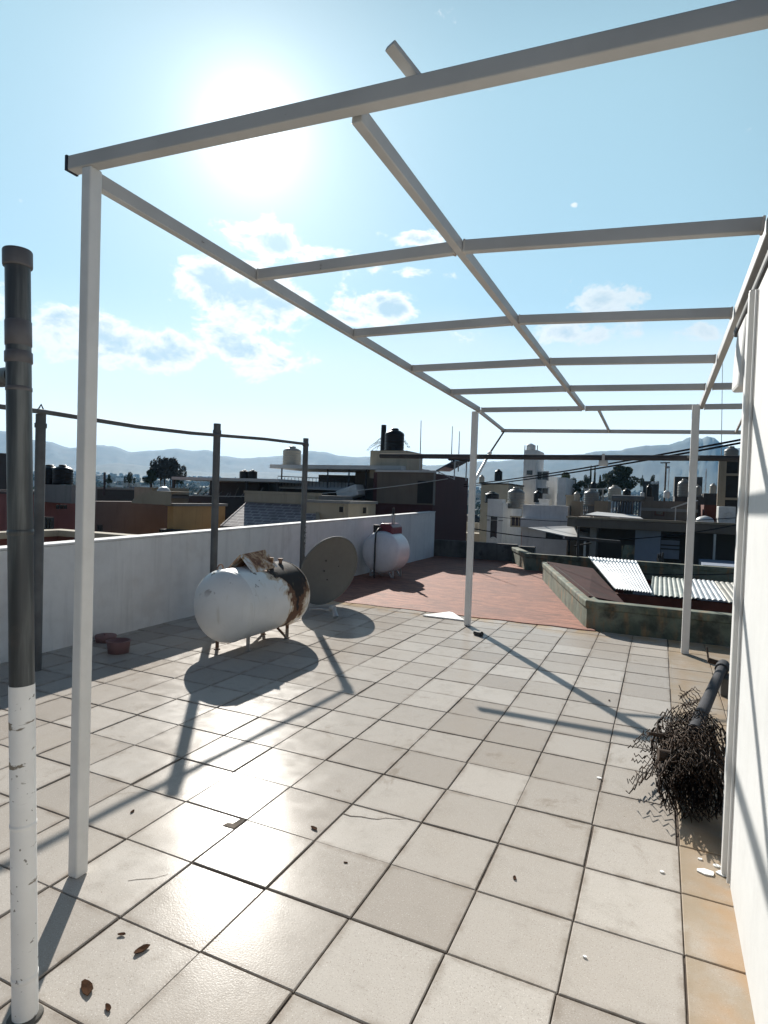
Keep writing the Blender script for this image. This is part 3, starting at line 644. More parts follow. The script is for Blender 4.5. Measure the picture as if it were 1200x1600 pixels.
for nm_, a_, c_ in (('leg',(.6,30.9,-1.4),(1.0,31.2,.36)),('leg',(7.0,23.3,-1.4),(7.3,23.6,.40)),('leg',(.7,23.3,-1.4),(1.0,23.6,.40)),('bearer',(.6,29.6,.1),(8.4,29.85,.36))):
    b = MB(); b.box(a_, c_); b.build(nm_, M['woodred'], tr0)
# steel post with crosspiece standing on the far kerb
p0 = Vector((-1.7,32.9,1.0)); b = MB(); b.tube([p0, p0+Vector((0,0,1.75))], .07, 8); b.bar(p0+Vector((-.75,0,1.1)), p0+Vector((2.3,0,1.0)), .22, .16); b.tube([p0+Vector((-.2,0,.6)), p0+Vector((.75,0,.85))], .05, 6)
tag(b.build('clothes_post', M['black']), 'dark post with a crosspiece standing on the far mossy kerb', 'post')

# ------------------------------------------------------------------ NEIGHBOURS
GZ = -16.0
def ctr_z(u, v, y): return at_y(u, v, y).z
class House:
    def __init__(s, label, u0, u1, v, y, depth, mat, cat='house', zb=GZ, parapet=.5, name='house', roof='roofgrey', cap=None, group=None):
        s.y = y; s.x0 = at_y(u0, v, y if u0 < 1033 else y+depth).x; s.x1 = at_y(u1, v, y+depth if u1 < 1033 else y).x; s.zt = at_y((u0+u1)/2, v, y).z; s.d = depth
        s.o = thing(name, ((s.x0+s.x1)/2, y+depth/2, zb), label, cat, group)
        x0, x1, zt, t = s.x0, s.x1, s.zt, .35
        b = MB()
        vs = []
        for (a, c) in ((x0,y),(x1,y),(x1,y+depth),(x0,y+depth)): vs.append((a,c,zb))
        for (a, c) in ((x0,y),(x1,y),(x1,y+depth),(x0,y+depth)): vs.append((a,c,zt))
        for (a, c) in ((x0+t,y+t),(x1-t,y+t),(x1-t,y+depth-t),(x0+t,y+depth-t)): vs.append((a,c,zt))
        for (a, c) in ((x0+t,y+t),(x1-t,y+t),(x1-t,y+depth-t),(x0+t,y+depth-t)): vs.append((a,c,zt-parapet-.1))
        fs = [(i,(i+1)%4,4+(i+1)%4,4+i) for i in range(4)] + [(4+i,4+(i+1)%4,8+(i+1)%4,8+i) for i in range(4)] + [(8+i,8+(i+1)%4,12+(i+1)%4,12+i) for i in range(4)]
        b.add(vs, fs); b.build('wall', M[mat], s.o)
        b = MB(); b.box((x0+t,y+t,zt-parapet-.3),(x1-t,y+depth-t,zt-parapet)); b.build('roof', M[roof], s.o)
        s.zr = zt-parapet
        if cap:
            b = MB(); e = .12
            for (a0,c0,a1,c1) in ((x0-e,y-e,x1+e,y+t),(x0-e,y+depth-t,x1+e,y+depth+e),(x0-e,y+t,x0+t,y+depth-t),(x1-t,y+t,x1+e,y+depth-t)): b.box((a0,c0,zt+.005),(a1,c1,zt+.18))
            b.build('coping', M[cap], s.o)
    def win(s, u0, v0, u1, v1, frame='b_white', arch=False, side=False, mull=1, name='window', glass='glass', sill=True):
        A = at_y(u0, v1, s.y); B = at_y(u1, v0, s.y); x0, x1, z0, z1 = A.x, B.x, A.z, B.z; y = s.y; w = x1-x0; fw = min(.14, .1*w+.04)
        b = MB()
        b.box((x0-fw,y-.07,z0),(x0,y-.004,z1)); b.box((x1,y-.07,z0),(x1+fw,y-.004,z1))
        b.box((x0-fw,y-.07,z1),(x1+fw,y-.004,z1+fw)) if not arch else None
        b.box((x0-fw-.05,y-.14,z0-fw),(x1+fw+.05,y-.004,z0)) if sill else b.box((x0-fw,y-.07,z0-fw),(x1+fw,y-.004,z0))
        for m_ in range(1, mull+1):
            xx = x0 + w*m_/(mull+1); b.box((xx-.03,y-.055,z0),(xx+.03,y-.012,z1))
        if arch:
            r = w/2; pts = [(x0+r+(r+fw/2)*math.cos(k*math.pi/10), y-.04, z1+(r+fw/2)*math.sin(k*math.pi/10)) for k in range(11)]; b.tube(pts, fw/2, 6)
        f = b.build(name, M[frame], s.o)
        b = MB()
        if arch:
            r = w/2; pts = [(x0,z0),(x1,z0)] + [(x0+r+r*math.cos(k*math.pi/10), z1+r*math.sin(k*math.pi/10)) for k in range(11)]
            n = len(pts); b.add([(x_,y-.010,z_) for x_,z_ in pts]+[(x_,y-.003,z_) for x_,z_ in pts], [tuple(range(n))]+[(i,n+i,n+(i+1)%n,(i+1)%n) for i in range(n)])
        else: b.box((x0,y-.010,z0),(x1,y-.003,z1))
        b.build('pane', M[glass], f); return f
    def band(s, v0, v1, mat, proud=.1, name='cornice', u0=None, u1=None):
        x0 = at_y(u0, v0, s.y).x if u0 else s.x0; x1 = at_y(u1, v0, s.y).x if u1 else s.x1
        um = 600 if u0 is None else (u0+u1)/2
        z1 = at_y(um, v0, s.y).z; z0 = at_y(um, v1, s.y).z
        b = MB(); b.box((x0-.05,s.y-proud,z0),(x1+.05,s.y-.003,z1)); return b.build(name, M[mat], s.o)

# water tank prototype (unit: 1 = body radius .5, height 1.2)
def tank_proto(mat):
    o = thing('water_tank', (0,0,0), 'x', 'water tank', 'rooftop water tanks')
    b = MB(); pr = [(.0001,0),(.5,0),(.5,.12)]
    for k in range(5): z = .15+k*.17; pr += [(.5,z),(.485,z+.03),(.485,z+.05),(.5,z+.08)]
    pr += [(.5,1.0),(.46,1.08),(.30,1.20),(.2,1.24)]
    b.lathe(pr, (0,0,0), (0,0,1), 24); b.build('tank_body', M[mat], o)
    b = MB(); b.lathe([(.19,1.23),(.2,1.25),(.2,1.31),(.17,1.34),(.0001,1.36)], (0,0,0), (0,0,1), 18); b.build('lid', M[mat], o); return o
protos = {k: tank_proto('tank_'+k) for k in ('black','cream','white','grey')}; used = set()
TG = 'rooftop water tanks'
def tank(kind, u0, u1, vtop, vbot, y, label, z0=None):
    A = at_y(u0, vbot, y); B = at_y(u1, vbot, y); T = at_y((u0+u1)/2, vtop, y); w = B.x-A.x; zb = at_y((u0+u1)/2, vbot, y).z if z0 is None else z0
    w *= .93
    loc = ((A.x+B.x)/2, y, zb); s_ = (w, w, (T.z-zb)/1.36); p_ = protos[kind]
    if kind not in used:
        used.add(kind); p_.location = loc; p_.scale = s_; p_['label'] = label; return p_
    return dup(p_, loc, label, s_)

# --- left side, beyond the parapet
y = 9.2; A = at_y(92, 828, y)
pa = thing('patio_wall', (A.x, y, GZ), 'low red-brown patio wall with cream capping just beyond the white parapet', 'wall')
b = MB(); b.box((A.x-.35,y,GZ),(-11.75,y+.35,A.z-.2)); b.box((A.x-.35,-6,GZ),(A.x,y-.003,A.z-.2)); b.build('wall', M['b_redbrown'], pa)
b = MB(); b.box((A.x-.42,y-.07,A.z-.197),(-11.7,y+.42,A.z)); b.box((A.x-.42,-6,A.z-.197),(A.x+.07,y-.073,A.z)); b.build('capping', M['b_beige'], pa, .02)
h = House('pink rendered house with small barred window behind the patio wall', -260, 128, 770, 19, 8, 'b_pink', cap='b_mauve')
h.win(63, 812, 82, 828, 'b_dark', mull=3)
for u in (91, 97, 103): 
    A = at_y(u-2, 795, 19); B = at_y(u+2, 789, 19); b = MB(); b.box((A.x,18.93,A.z),(B.x,18.997,B.z)); b.build('vent_hole', M['darkint'], h.o)
tank('black', 66, 89, 726, 757, 24.5, 'black water tank, left of the pair on the pink house')
tank('black', 87, 109, 726, 757, 24.5, 'black water tank, right of the pair on the pink house')
b = MB(); Z = h.zr; b.box((at_y(60,760,23.6).x,23.6,Z),(at_y(112,760,23.6).x,25.6,at_y(85,757,24.5).z-.01)); tag(b.build('tank_plinth', M['b_grey']), 'grey plinth under the pair of black water tanks', 'plinth')
h = House('dark grey flat-roofed house at the far left edge', -260, 46, 706, 30, 4, 'b_dark'); h.band(722, 726, 'b_grey'); h.band(750, 755, 'b_grey')
h = House('mauve-brown blind wall of the neighbour house left of the ochre wall', 120, 270, 786, 22, 7, 'b_mauve', parapet=.3)
h.win(154, 822, 160, 832, 'b_dark', mull=1)
b = MB(); A = at_y(205, 785, 23.5); B = at_y(268, 768, 23.5); n = 10
vs = []
for k in range(n+1):
    f = k/n; x_ = A.x+(B.x-A.x)*f; z_ = A.z + (B.z-A.z)*(.35+.65*math.sin(min(1,f*1.6)*math.pi/2)) if f > 0 else A.z
    vs += [(x_,23.5,A.z-.05),(x_,23.5,z_),(x_,26,z_)]
b.add(vs, [(k*3,k*3+3,k*3+4,k*3+1) for k in range(n)]+[(k*3+1,k*3+4,k*3+5,k*3+2) for k in range(n)]); b.build('roof_hood', M['b_beige'], h.o)
h2_ = House('dark brown roof house behind the mauve wall', 128, 262, 766, 32, 9, 'b_dark', cap='b_grey')
for u in (163, 236): 
    b = MB(); P0 = at_y(u, 766, 32.2); b.tube([(P0.x,32.2,h2_.zr),(P0.x,32.2,at_y(u,738 if u < 200 else 755,32.2).z)], .09, 8)
    tag(b.build('roof_rod', M['darkpipe']), 'thin upright rod on the dark brown roof, '+('left one' if u < 200 else 'right one beside the cream block'), 'rod')
h3_ = House('small cream rooftop block with a pale dome beside the tree', 236, 270, 762, 30, 4, 'b_beige', zb=-4)
A = at_y(259, 763, 29.8); b = MB(); b.lathe([(.5,0),(.46,.2),(.3,.4),(.0001,.48)], (A.x,29.6,A.z-.35), (.15,-.45,.9), 20); b.lathe([(.5,0),(.0001,-.02)], (A.x,29.6,A.z-.35), (.15,-.45,.9), 20)
tag(b.build('roof_dome', M['tank_white']), 'small pale domed fixture on the cream rooftop block', 'dome')
h = House('ochre yellow house wall above the parapet left of the tiled roof', 262, 352, 793, 25, 5, 'b_ochre', cap='b_grey', parapet=.3)
A = at_y(262, 826, 24.9); B = at_y(352, 826, 24.9); b = MB(); b.box((A.x,24.2,A.z-.5),(B.x,24.995,A.z)); b.build('painted_shade_strip', M['darkint'], h.o)  # near-black box painted in for the shadow below the ochre wall
# dark shed with flat white canopy
yy = 36; A = at_y(268, 748, yy); B = at_y(436, 748, yy)
cn = thing('canopy_shed', ((A.x+B.x)/2, yy, GZ), 'dark open shed with a thin flat white roof behind the ochre wall', 'shed')
b = MB(); b.box((A.x,yy,A.z-.06),(B.x,yy+6,A.z+.18)); b.build('flat_roof', M['canopy'], cn)
for u in (271, 330, 385, 433):
    P0 = at_y(u, 760, yy+.3); b = MB(); b.box((P0.x-.1,yy+.2,GZ),(P0.x+.1,yy+.4,A.z-.063)); b.build('post', M['b_dark'], cn)
zs = at_y(300, 775, yy).z; b = MB(); b.box((A.x,yy+.5,GZ),(B.x,yy+.9,zs)); b.build('front_wall', M['b_dark'], cn); b = MB(); b.box((A.x,yy+5.4,GZ),(B.x,yy+5.9,A.z-.063)); b.build('back_wall', M['b_dark'], cn)
b = MB()
for k in range(16):
    x_ = A.x + (B.x-A.x)*(.04+.05*k+rt.uniform(-.01,.01)); b.tube([(x_,yy+1.4,zs-.4),(x_+rt.uniform(-.5,.9),yy+1.5+rt.uniform(0,1),zs+rt.uniform(.3,.9))], .05, 5)
b.build('stored_bars', M['b_grey'], cn)
tank('black', 375, 389, 734, 748, 41, 'small black water tank, left of two behind the shed roof', )
tank('black', 388, 401, 734, 748, 41, 'small black water tank, right of two behind the shed roof')
b = MB(); A2 = at_y(370,748,40); B2 = at_y(406,748,40); b.box((A2.x,40,GZ),(B2.x,43,A2.z-.01)); tag(b.build('tank_tower', M['b_dark']), 'dark block carrying two small black tanks behind the shed', 'tower')
# tiled roof house
yy = 27.5; A = at_y(385, 772, yy+3); B = at_y(502, 781, yy+3)
th = thing('tiled_roof_house', ((A.x+B.x)/2, yy+3, GZ), 'house with a sloping grey-brown tiled roof just behind the parapet', 'house')
L0 = at_y(343, 826, yy); R0 = at_y(497, 826, yy); LT = at_y(384, 786, yy+3); RT_ = at_y(486, 786, yy+3)
b = MB(); b.box((LT.x,yy+3.003,GZ),(RT_.x+.5,yy+8,at_y(440,772,yy+3).z)); b.build('wall', M['b_grey'], th)
zt = at_y(440, 772, yy+3).z; b = MB(); b.box((LT.x-.1,yy+2.85,zt+.003),(RT_.x+.6,yy+3.4,zt+.16)); b.box((LT.x-.05,yy+2.9,zt-.62),(RT_.x+.55,yy+3.0,zt-.02)); b.build('parapet', M['b_beige'], th)
b = MB(); zl = (L0.z+R0.z)/2; zu = zt-.66
b.slab([(L0.x,yy,zl),(R0.x,yy,zl),(RT_.x+.5,yy+3,zu),(LT.x,yy+3,zu)], .14)
b.slab([(L0.x,yy,zl),(LT.x,yy+3,zu),(LT.x,yy+7,zu),(L0.x,yy+8,zl)], .14); b.build('tiled_roof', M['rooftile'], th)
b = MB(); b.box((L0.x+.4,yy+.4,GZ),(R0.x-.3,yy+2.99,zl-.1)); b.build('lower_wall', M['b_beige'], th)
b = MB(); b.bar((R0.x,yy,zl+.02),(RT_.x+.5,yy+3,zu+.02),.25,.14); b.build('verge', M['b_beige'], th)
h = House('low beige wall house with two square holes right of the tiled roof', 478, 587, 787, 29.5, 4, 'b_beige', parapet=.3, cap='b_grey')
h.win(530, 792, 537, 800, 'b_beige', mull=0, sill=False, glass='darkint'); h.win(567, 793, 573, 802, 'b_beige', mull=0, sill=False, glass='darkint')
# block with the long canopy, then the maroon building
yy = 40; A = at_y(432, 727, yy); B = at_y(634, 735, yy)
lc = thing('long_canopy_house', ((A.x+B.x)/2, yy, GZ), 'dark rooftop house under a long pale canopy left of the maroon building', 'house')
zc = at_y(530, 730, yy).z
b = MB(); b.box((A.x,yy-1,zc-.2),(B.x,yy+5.5,zc+.12)); b.build('canopy', M['canopy'], lc)
zf = at_y(500, 762, yy).z
b = MB(); b.box((A.x+.3,yy+1,GZ),(B.x+.3,yy+6,zf)); b.build('lower_wall', M['b_dark'], lc)
W0 = at_y(555, 745, yy+3).x; b = MB(); b.box((W0,yy+3,zf-.6),(B.x+.2,yy+6,zc-.203)); b.build('back_wall', M['b_brown'], lc)
b = MB(); b.box((A.x+1,yy+5.5,zf-.6),(W0-.003,yy+6,zc-.45)); b.build('rear_wall', M['b_dark'], lc)
for u in (440, 478, 512, 545, 572):
    P0 = at_y(u, 750, yy-.6); b = MB(); b.tube([(P0.x,yy-.6,zf-3),(P0.x,yy-.6,zc-.2)], .07, 6); b.build('canopy_post', M['darkpipe'], lc)
b = MB(); P0 = at_y(623, 740, yy-.7); P1 = at_y(627, 787, yy-.7); b.tube([(P0.x,yy-.7,zc-.2),(P1.x,yy-.7,P1.z)], .09, 8); b.build('canopy_post', M['cablepale'], lc)
b = MB(); Rl = [at_y(u, 748, yy-.4) for u in (434, 540)]
zt_ = at_y(486, 745, yy-.4).z; b.tube([(Rl[0].x,yy-.4,zt_),(Rl[1].x,yy-.4,zt_-.15)], .04, 6)
for k in range(20): x_ = Rl[0].x+(Rl[1].x-Rl[0].x)*k/19; b.tube([(x_,yy-.4,zt_-.9),(x_,yy-.4,zt_-.1)], .022, 5)
b.build('railing', M['black'], lc)
b = MB(); A2 = at_y(436, 752, yy-.8); B2 = at_y(538, 754, yy-.8); b.slab([(A2.x,yy-.9,A2.z-.5),(B2.x,yy-.9,A2.z-.55),(B2.x,yy+.9,A2.z+.05),(A2.x,yy+.9,A2.z+.1)], .1); b.build('sheet_roof', M['canopy'], lc)
tank('cream', 443, 469, 697, 727, 42, 'tall cream water tank standing on the long canopy roof')
b = MB(); A2 = at_y(545, 761, 38.6); b.slab([(A2.x-1.0,38.2,A2.z-.35),(A2.x+.8,38.2,A2.z+.25),(A2.x+.8,39.6,A2.z+.25),(A2.x-1.0,39.6,A2.z-.35)], .9)
tag(b.build('white_tub', M['tank_white'], bevel=.1), 'tilted white fibreglass tub under the long canopy', 'tub')
b = MB(); A2 = at_y(525,768,38); B2=at_y(580,768,38); b.box((A2.x,37.6,GZ),(B2.x,39.8,at_y(550,782,38).z)); tag(b.build('dark_block', M['b_dark']), 'dark low roof block below the tilted white tub', 'block')
h = House('tall dark maroon building behind the end of the white parapet', 584, 732, 739, 38.2, 9, 'b_maroon', parapet=.4)
# it has a set-back grey front on its left half
mb = h.o
A = at_y(590, 737, 38.1); B = at_y(681, 739, 38.1); zlo = at_y(640, 788, 38.1).z; zhi = at_y(640, 738, 38.1).z
b = MB(); b.box((A.x,38.05,zlo),(B.x,38.197,zhi)); b.build('grey_front', M['b_brown'], mb)
b = MB(); D0 = at_y(652, 786, 38.05); D1 = at_y(677, 752, 38.05); b.box((D0.x,37.99,D0.z),(D1.x,38.047,D1.z)); b.build('door', M['darkint'], mb)
b = MB(); b.box((B.x-.12,37.98,zlo),(B.x-.0,38.047,zhi)); b.build('door_jamb', M['b_grey'], mb)
b = MB(); b.box((A.x-.1,37.9,zhi+.003),(B.x,38.3,zhi+.15)); b.build('roof_edge', M['canopy'], mb)
A = at_y(579, 700, 40); B = at_y(636, 700, 40); z0 = h.zr; z1 = at_y(608, 704, 40).z
b = MB(); b.box((A.x,40,z0),(B.x,43.5,z1)); tag(b.build('tank_room', M['b_cream']), 'cream block on the maroon building carrying a big black tank', 'block')
tank('black', 601, 631, 669, 704, 41.6, 'big black water tank on the cream rooftop block', z1)
def mast(u, v0, v1, y, label, r=.05, nm='antenna_mast'):
    A = at_y(u, v1, y); B = at_y(u+2, v0, y); b = MB(); b.tube([A, Vector((B.x, y, B.z))], [r, r*.6], 6); return tag(b.build(nm, M['metalgrey']), label, 'mast')
mast(656, 657, 737, 39.5, 'tallest thin mast standing on the maroon building roof'); mast(705, 666, 725, 45, 'thin mast left of the pair behind the solar collector'); mast(716, 674, 737, 42, 'thin mast right of the pair behind the solar collector')
A = at_y(600, 704, 44.5); b = MB(); b.tube([(A.x,44.2,z1-3),(A.x+.05,44.2,at_y(604,664,44.2).z)], [.28,.22], 12); tag(b.build('vent_stack', M['tank_black']), 'dark round stack just left of the big black tank', 'stack')
# solar heater on the maroon roof
def solar(u0, u1, vt, vb, y, label, tilt=1.6):
    A = at_y(u0, vb, y); B = at_y(u1, vb, y); T = at_y((u0+u1)/2, vt, y+tilt); o = thing('solar_heater', ((A.x+B.x)/2, y, A.z), label, 'solar heater')
    z0, z1 = A.z, T.z; x0, x1 = A.x, B.x; n = max(8, int((x1-x0)/.22)); r = (z1-z0)*.16
    for k in range(n):
        x_ = x0+.1+(x1-x0-.2)*k/(n-1); b = MB(); b.tube([(x_,y,z0+.05),(x_,y+tilt,z1-r)], .055, 8); b.build('tube', M['tubeglass'], o)
    b = MB(); b.tube([(x0-.1,y+tilt,z1-r*.6),(x1+.25,y+tilt,z1-r*.6)], r, 16); b.build('drum', M['galv'], o)
    b = MB(); b.box((x0,y-.08,z0-.04),(x1,y+.08,z0+.06)); b.bar((x0,y,z0),(x0,y+tilt,z1-r),.05,.05); b.bar((x1,y,z0),(x1,y+tilt,z1-r),.05,.05); b.bar((x0,y+tilt,z0-.1),(x0,y+tilt,z1-r),.06,.06,(0,1,0)); b.bar((x1,y+tilt,z0-.1),(x1,y+tilt,z1-r),.06,.06,(0,1,0)); b.build('frame', M['metalgrey'], o); return o
A = at_y(683, 735, 40.5); B = at_y(712, 719, 40.5)
so = thing('solar_collector', (A.x, 41, h.zr), 'tilted dark solar panel on the maroon building roof', 'solar panel')
b = MB(); b.slab([(A.x,40.2,A.z),(B.x,40.2,B.z),(B.x+.3,42.6,B.z+.1),(A.x+.3,42.6,A.z+.1)], .1); b.build('panel', M['solarglass'], so)
b = MB(); b.tube([(B.x-.3,39.9,B.z+.08),(B.x+.4,42.6,B.z+.15)], .16, 10); b.build('drum', M['tank_black'], so)
b = MB(); b.bar((B.x,40.3,h.zr),(B.x,40.3,B.z-.1),.08,.08,(0,1,0)); b.bar((B.x+.3,42.4,h.zr),(B.x+.3,42.4,B.z),.08,.08,(0,1,0)); b.bar((B.x,40.3,h.zr+.05),(A.x,40.3,A.z-.05),.06,.06); b.bar((A.x+.2,40.4,h.zr),(A.x+.2,40.4,A.z),.06,.06,(0,1,0)); b.build('frame', M['metalgrey'], so)
# low dark block wall closing the red roof
A = at_y(676, 850, 37.6); B = at_y(818, 858, 37.6); b = MB(); b.box((-13.2,37.25,GZ),(-6.2,37.7,at_y(760,848,37.3).z)); b.prism([(-6.2,37.25),(-5.0,37.25),(-5.0,37.7),(-6.2,37.7)], GZ, at_y(790,852,37.3).z)
tag(b.build('block_wall', M['darkconc'], bevel=.02), 'dark unpainted block wall closing the far end of the red roof', 'wall')

# --- right side
h = House('white house with a tall arched window below two water tanks', 762, 816, 786, 62, 10, 'b_white', parapet=.6)
wh = h
A = at_y(762, 781, 62); B = at_y(784, 781, 62); b = MB(); b.box((A.x,62-.003,h.zt+.003),(B.x,64,at_y(770,781,62).z+.1)); b.build('raised_corner', M['b_white'], h.o)
h.win(767, 846, 776, 805, 'b_white', arch=True, mull=0); h.win(800, 824, 816, 806, 'b_beige', mull=2); h.band(804, 805.5, 'b_grey', .06)
tank('grey', 792, 820, 761, 789, 65, 'large beige-grey water tank on the white house with the arched window', h.zr)
tank('black', 757, 780, 768, 786, 70, 'squat black tank left of the beige-grey tank')
h = House('pale grey house with porch and round wall plaque beside the arched window house', 817, 905, 790, 58, 9, 'b_white', parapet=.5)
h.band(799, 812, 'b_white', .7, 'porch_slab'); h.win(856, 842, 877, 815, 'b_dark', mull=1, name='doorway'); 
A = at_y(844, 820, 57.9); b = MB(); b.lathe([(.27,0),(.3,.04),(.24,.07),(.16,.05),(.0001,.05)], (A.x,57.995,A.z), (0,-1,0), 16); b.build('wall_plaque', M['b_grey'], h.o)
for (u0,u1,v0,v1,mt,lb) in ((842,858,782,791,'b_white','white stepped chimney block on the pale grey porch house'),(884,902,776,787,'b_beige','cream roof block at the right of the pale grey porch house')):
    A = at_y(u0,v1,60); B = at_y(u1,v0,60); b = MB(); b.box((A.x,60,h.zr),(B.x,62,B.z)); b.box((A.x-.1,59.9,B.z+.003),(B.x+.1,62.1,B.z+.15)); tag(b.build('roof_block', M[mt]), lb, 'roof block')
tank('black', 833, 848, 766, 785, 63, 'dark water tank in front of the tall white tower house')
pl = House('cream upper-floor house with dark roofline left of the tower house', 752, 818, 757, 78, 10, 'b_cream', cap='b_dark')
pl.win(758, 785, 768, 770, 'b_beige'); pl.win(795, 782, 806, 768, 'b_beige')
tank('black', 772, 785, 733, 751, 80, 'upright black water tank on the cream upper-floor house')
tank('cream', 748, 757, 742, 756, 79, 'small cream tank at the left end of the cream upper-floor house')
tw = House('tall white tower house with square water tower and two big windows', 838, 872, 741, 92, 12, 'b_white', parapet=.4)
b = MB(); A = at_y(819, 703, 91); B = at_y(839.5, 703, 91); b.box((A.x,91,GZ),(B.x,97,A.z)); b.build('stair_tower', M['b_white'], tw.o)
b = MB(); A2 = at_y(819, 758, 90.9); b.box((A2.x+.3,90.95,at_y(826,742,91).z),(B.x-.6,90.997,at_y(826,735,91).z)); b.build('tower_window', M['glass'], tw.o)
for u in (820, 836, 839.6):
    P0 = at_y(u, 703, 91.4); b = MB(); b.tube([(P0.x,91.4,A.z),(P0.x,91.4,at_y(u,696,91.4).z)], .07, 6); b.build('rebar', M['rustleg'], tw.o)
tw.win(838, 751, 856, 736, 'b_white', mull=1); tw.win(838, 773, 856, 761, 'b_white', mull=1)
A = at_y(871.5,752,92); B = at_y(884,752,92); b = MB(); b.box((A.x+.003,92.3,GZ),(B.x,103,at_y(878,746,92).z)); b.build('side_wing', M['b_white'], tw.o)
tank('white', 822, 836, 693, 703, 93.5, 'pale tank on top of the white tower house')
# fibreglass awning
yy = 50; q = [at_y(875,826,yy+4), at_y(905,823,yy+4), at_y(925,838,yy), at_y(915,842,yy)]
aw = thing('awning', (q[3].x, yy, GZ), 'sloping pale fibreglass awning on a thin post in front of the brown building', 'awning')
b = MB(); b.slab([(q[0].x-2,yy-1,at_y(880,826,yy).z),(q[2].x-.5,yy-3,at_y(918,843,yy-3).z),(q[2].x+.4,yy-.5,at_y(925,838,yy).z),(q[1].x,yy+1,at_y(905,822,yy).z)], .08); b.build('sheet', M['canopy'], aw)
P0 = at_y(914, 846, yy-2.9); b = MB(); b.tube([(P0.x,yy-2.9,GZ),(P0.x,yy-2.9,P0.z)], .09, 8); b.build('post', M['cablepale'], aw)
# long brown flat-roofed building with open dark porch
yy = 47; A = at_y(884, 812, yy); B = at_y(1260, 812, yy); zt = at_y(1010, 815, yy).z; zs = at_y(1010, 829, yy).z
br_ = thing('brown_building', ((A.x+B.x)/2, yy, GZ), 'long brown flat-roofed building with open dark porch on the right', 'house')
b = MB(); b.prism([(A.x,yy+.8),(A.x+.8,yy),(B.x,yy),(B.x,yy+12),(A.x,yy+12)], zs, zt); b.build('roof_slab', M['b_brown'], br_, .06)
b = MB(); b.prism([(A.x-.08,yy+.75),(A.x+.75,yy-.08),(B.x,yy-.08),(B.x,yy+.2),(A.x+.9,yy+.2),(A.x+.2,yy+.9)], zt+.003, zt+.16); b.build('coping', M['b_tan'], br_)
b = MB(); b.box((A.x+.5,yy+3,GZ),(B.x-.2,yy+11.5,zs-.003)); b.build('back_wall', M['b_dark'], br_)
for u0, u1, mt, nm in ((992,1032,'b_blue','wall_pier'),(1078,1090,'b_dark','wall_pier'),(921,931,'b_grey','wall_pier')):
    a_, c_ = at_y(u0,850,yy+1).x, at_y(u1,850,yy+1).x; b = MB(); b.box((a_,yy+1,GZ),(c_,yy+2.99,zs-.003)); b.build(nm, M[mt], br_)
a_, c_ = at_y(1032,870,yy+2).x, at_y(1062,845,yy+2).x; b = MB(); b.box((a_,yy+2,at_y(1045,873,yy+2).z),(c_,yy+2.9,at_y(1045,842,yy+2).z)); b.build('panel', M['b_blue'], br_)
for v in (843, 852, 858): z_ = at_y(1045, v, yy+1.9).z; b = MB(); b.box((a_-.2,yy+1.85,z_-.05),(c_+.2,yy+1.99,z_+.05)); b.build('rail', M['black'], br_)
b = MB(); a_, c_ = at_y(1098,895,yy-6).x, at_y(1150,880,yy-6).x; b.box((a_,yy-6,GZ),(c_+3,yy-1,at_y(1120,884,yy-6).z)); tag(b.build('low_wall', M['b_blue']), 'low bluish wall in front of the brown building by the house wall', 'wall')
b = MB(); P0 = at_y(1115, 880, yy-.4); b.tube([(P0.x,yy-.4,GZ),(P0.x,yy-.4,zs-.003)], .08, 8); b.build('porch_post', M['cablepale'], br_)
b = MB(); a_ = at_y(971,862,yy-3); c_ = at_y(992,852,yy-3); b.slab([(a_.x,yy-3.4,at_y(971,874,yy-3).z),(c_.x,yy-3.4,at_y(992,874,yy-3).z),(c_.x,yy-3,c_.z),(a_.x+.2,yy-3,c_.z)], .05)
b.box((a_.x,yy-3.0,GZ),(a_.x+.1,yy-2.9,c_.z-.1)); b.box((c_.x-.1,yy-3.0,GZ),(c_.x,yy-2.9,c_.z-.1))
tag(b.build('green_sheet', M['moss']), 'leaning pale green sheet below the porch of the brown building', 'sheet')
tr_ = MB(); P0 = at_y(1033, 893, yy-4); rs = random.Random(4)
for k in range(8): tr_.tube([(P0.x,yy-4,-9),(P0.x+rs.gauss(0,.06),yy-4,-2),(P0.x+rs.gauss(0,.15),yy-4+rs.gauss(0,.1),at_y(1033,862,yy-4).z-rs.random()*.6)], [.25,.3,.05], 6)
tag(tr_.build('furled_parasol', M['black']), 'dark furled parasol standing before the brown building porch', 'parasol')
# on its roof: solar heater, white strip, dome dish, tanks, walls
so2 = solar(955, 1000, 776, 806, 50.5, 'vacuum tube solar water heater on the brown building roof', 1.2)
A = at_y(916, 811, 49); B = at_y(1005, 816, 49); b = MB(); b.slab([(A.x,48.2,zt+.35),(B.x,48.2,zt+.20),(B.x-.6,50.2,zt+.42),(A.x+.7,50.2,zt+.58)], .07); b.box((A.x+.3,49.0,zt),(A.x+.5,49.2,zt+.4)); b.box((B.x-.9,49.0,zt),(B.x-.7,49.2,zt+.22))
tag(b.build('roof_sheet', M['canopy']), 'pale flat sheet lying in front of the solar water heater', 'sheet')
A = at_y(1101, 816, 49.5); b = MB(); b.lathe([(.62,-.1),(.66,.06),(.58,.24),(.40,.38),(.0001,.48)], (A.x,49.5,zt+.12), (0,0,1), 24); b.lathe([(.62,-.1),(.0001,-.12)], (A.x,49.5,zt+.12), (0,0,1), 24)
tag(b.build('white_dome', M['tank_white']), 'low white dome on the brown roof right of the far right post', 'dome')
h = House('beige tank block left of the solar water heater', 929, 955, 783, 53, 4, 'b_tan', zb=zt-.2, parapet=.2)
tank('grey', 911, 936, 764, 790, 56, 'grey-brown water tank under the small pale roof left of the solar heater')
tank('cream', 949, 971, 758, 781, 56, 'cream water tank behind the left end of the solar heater')
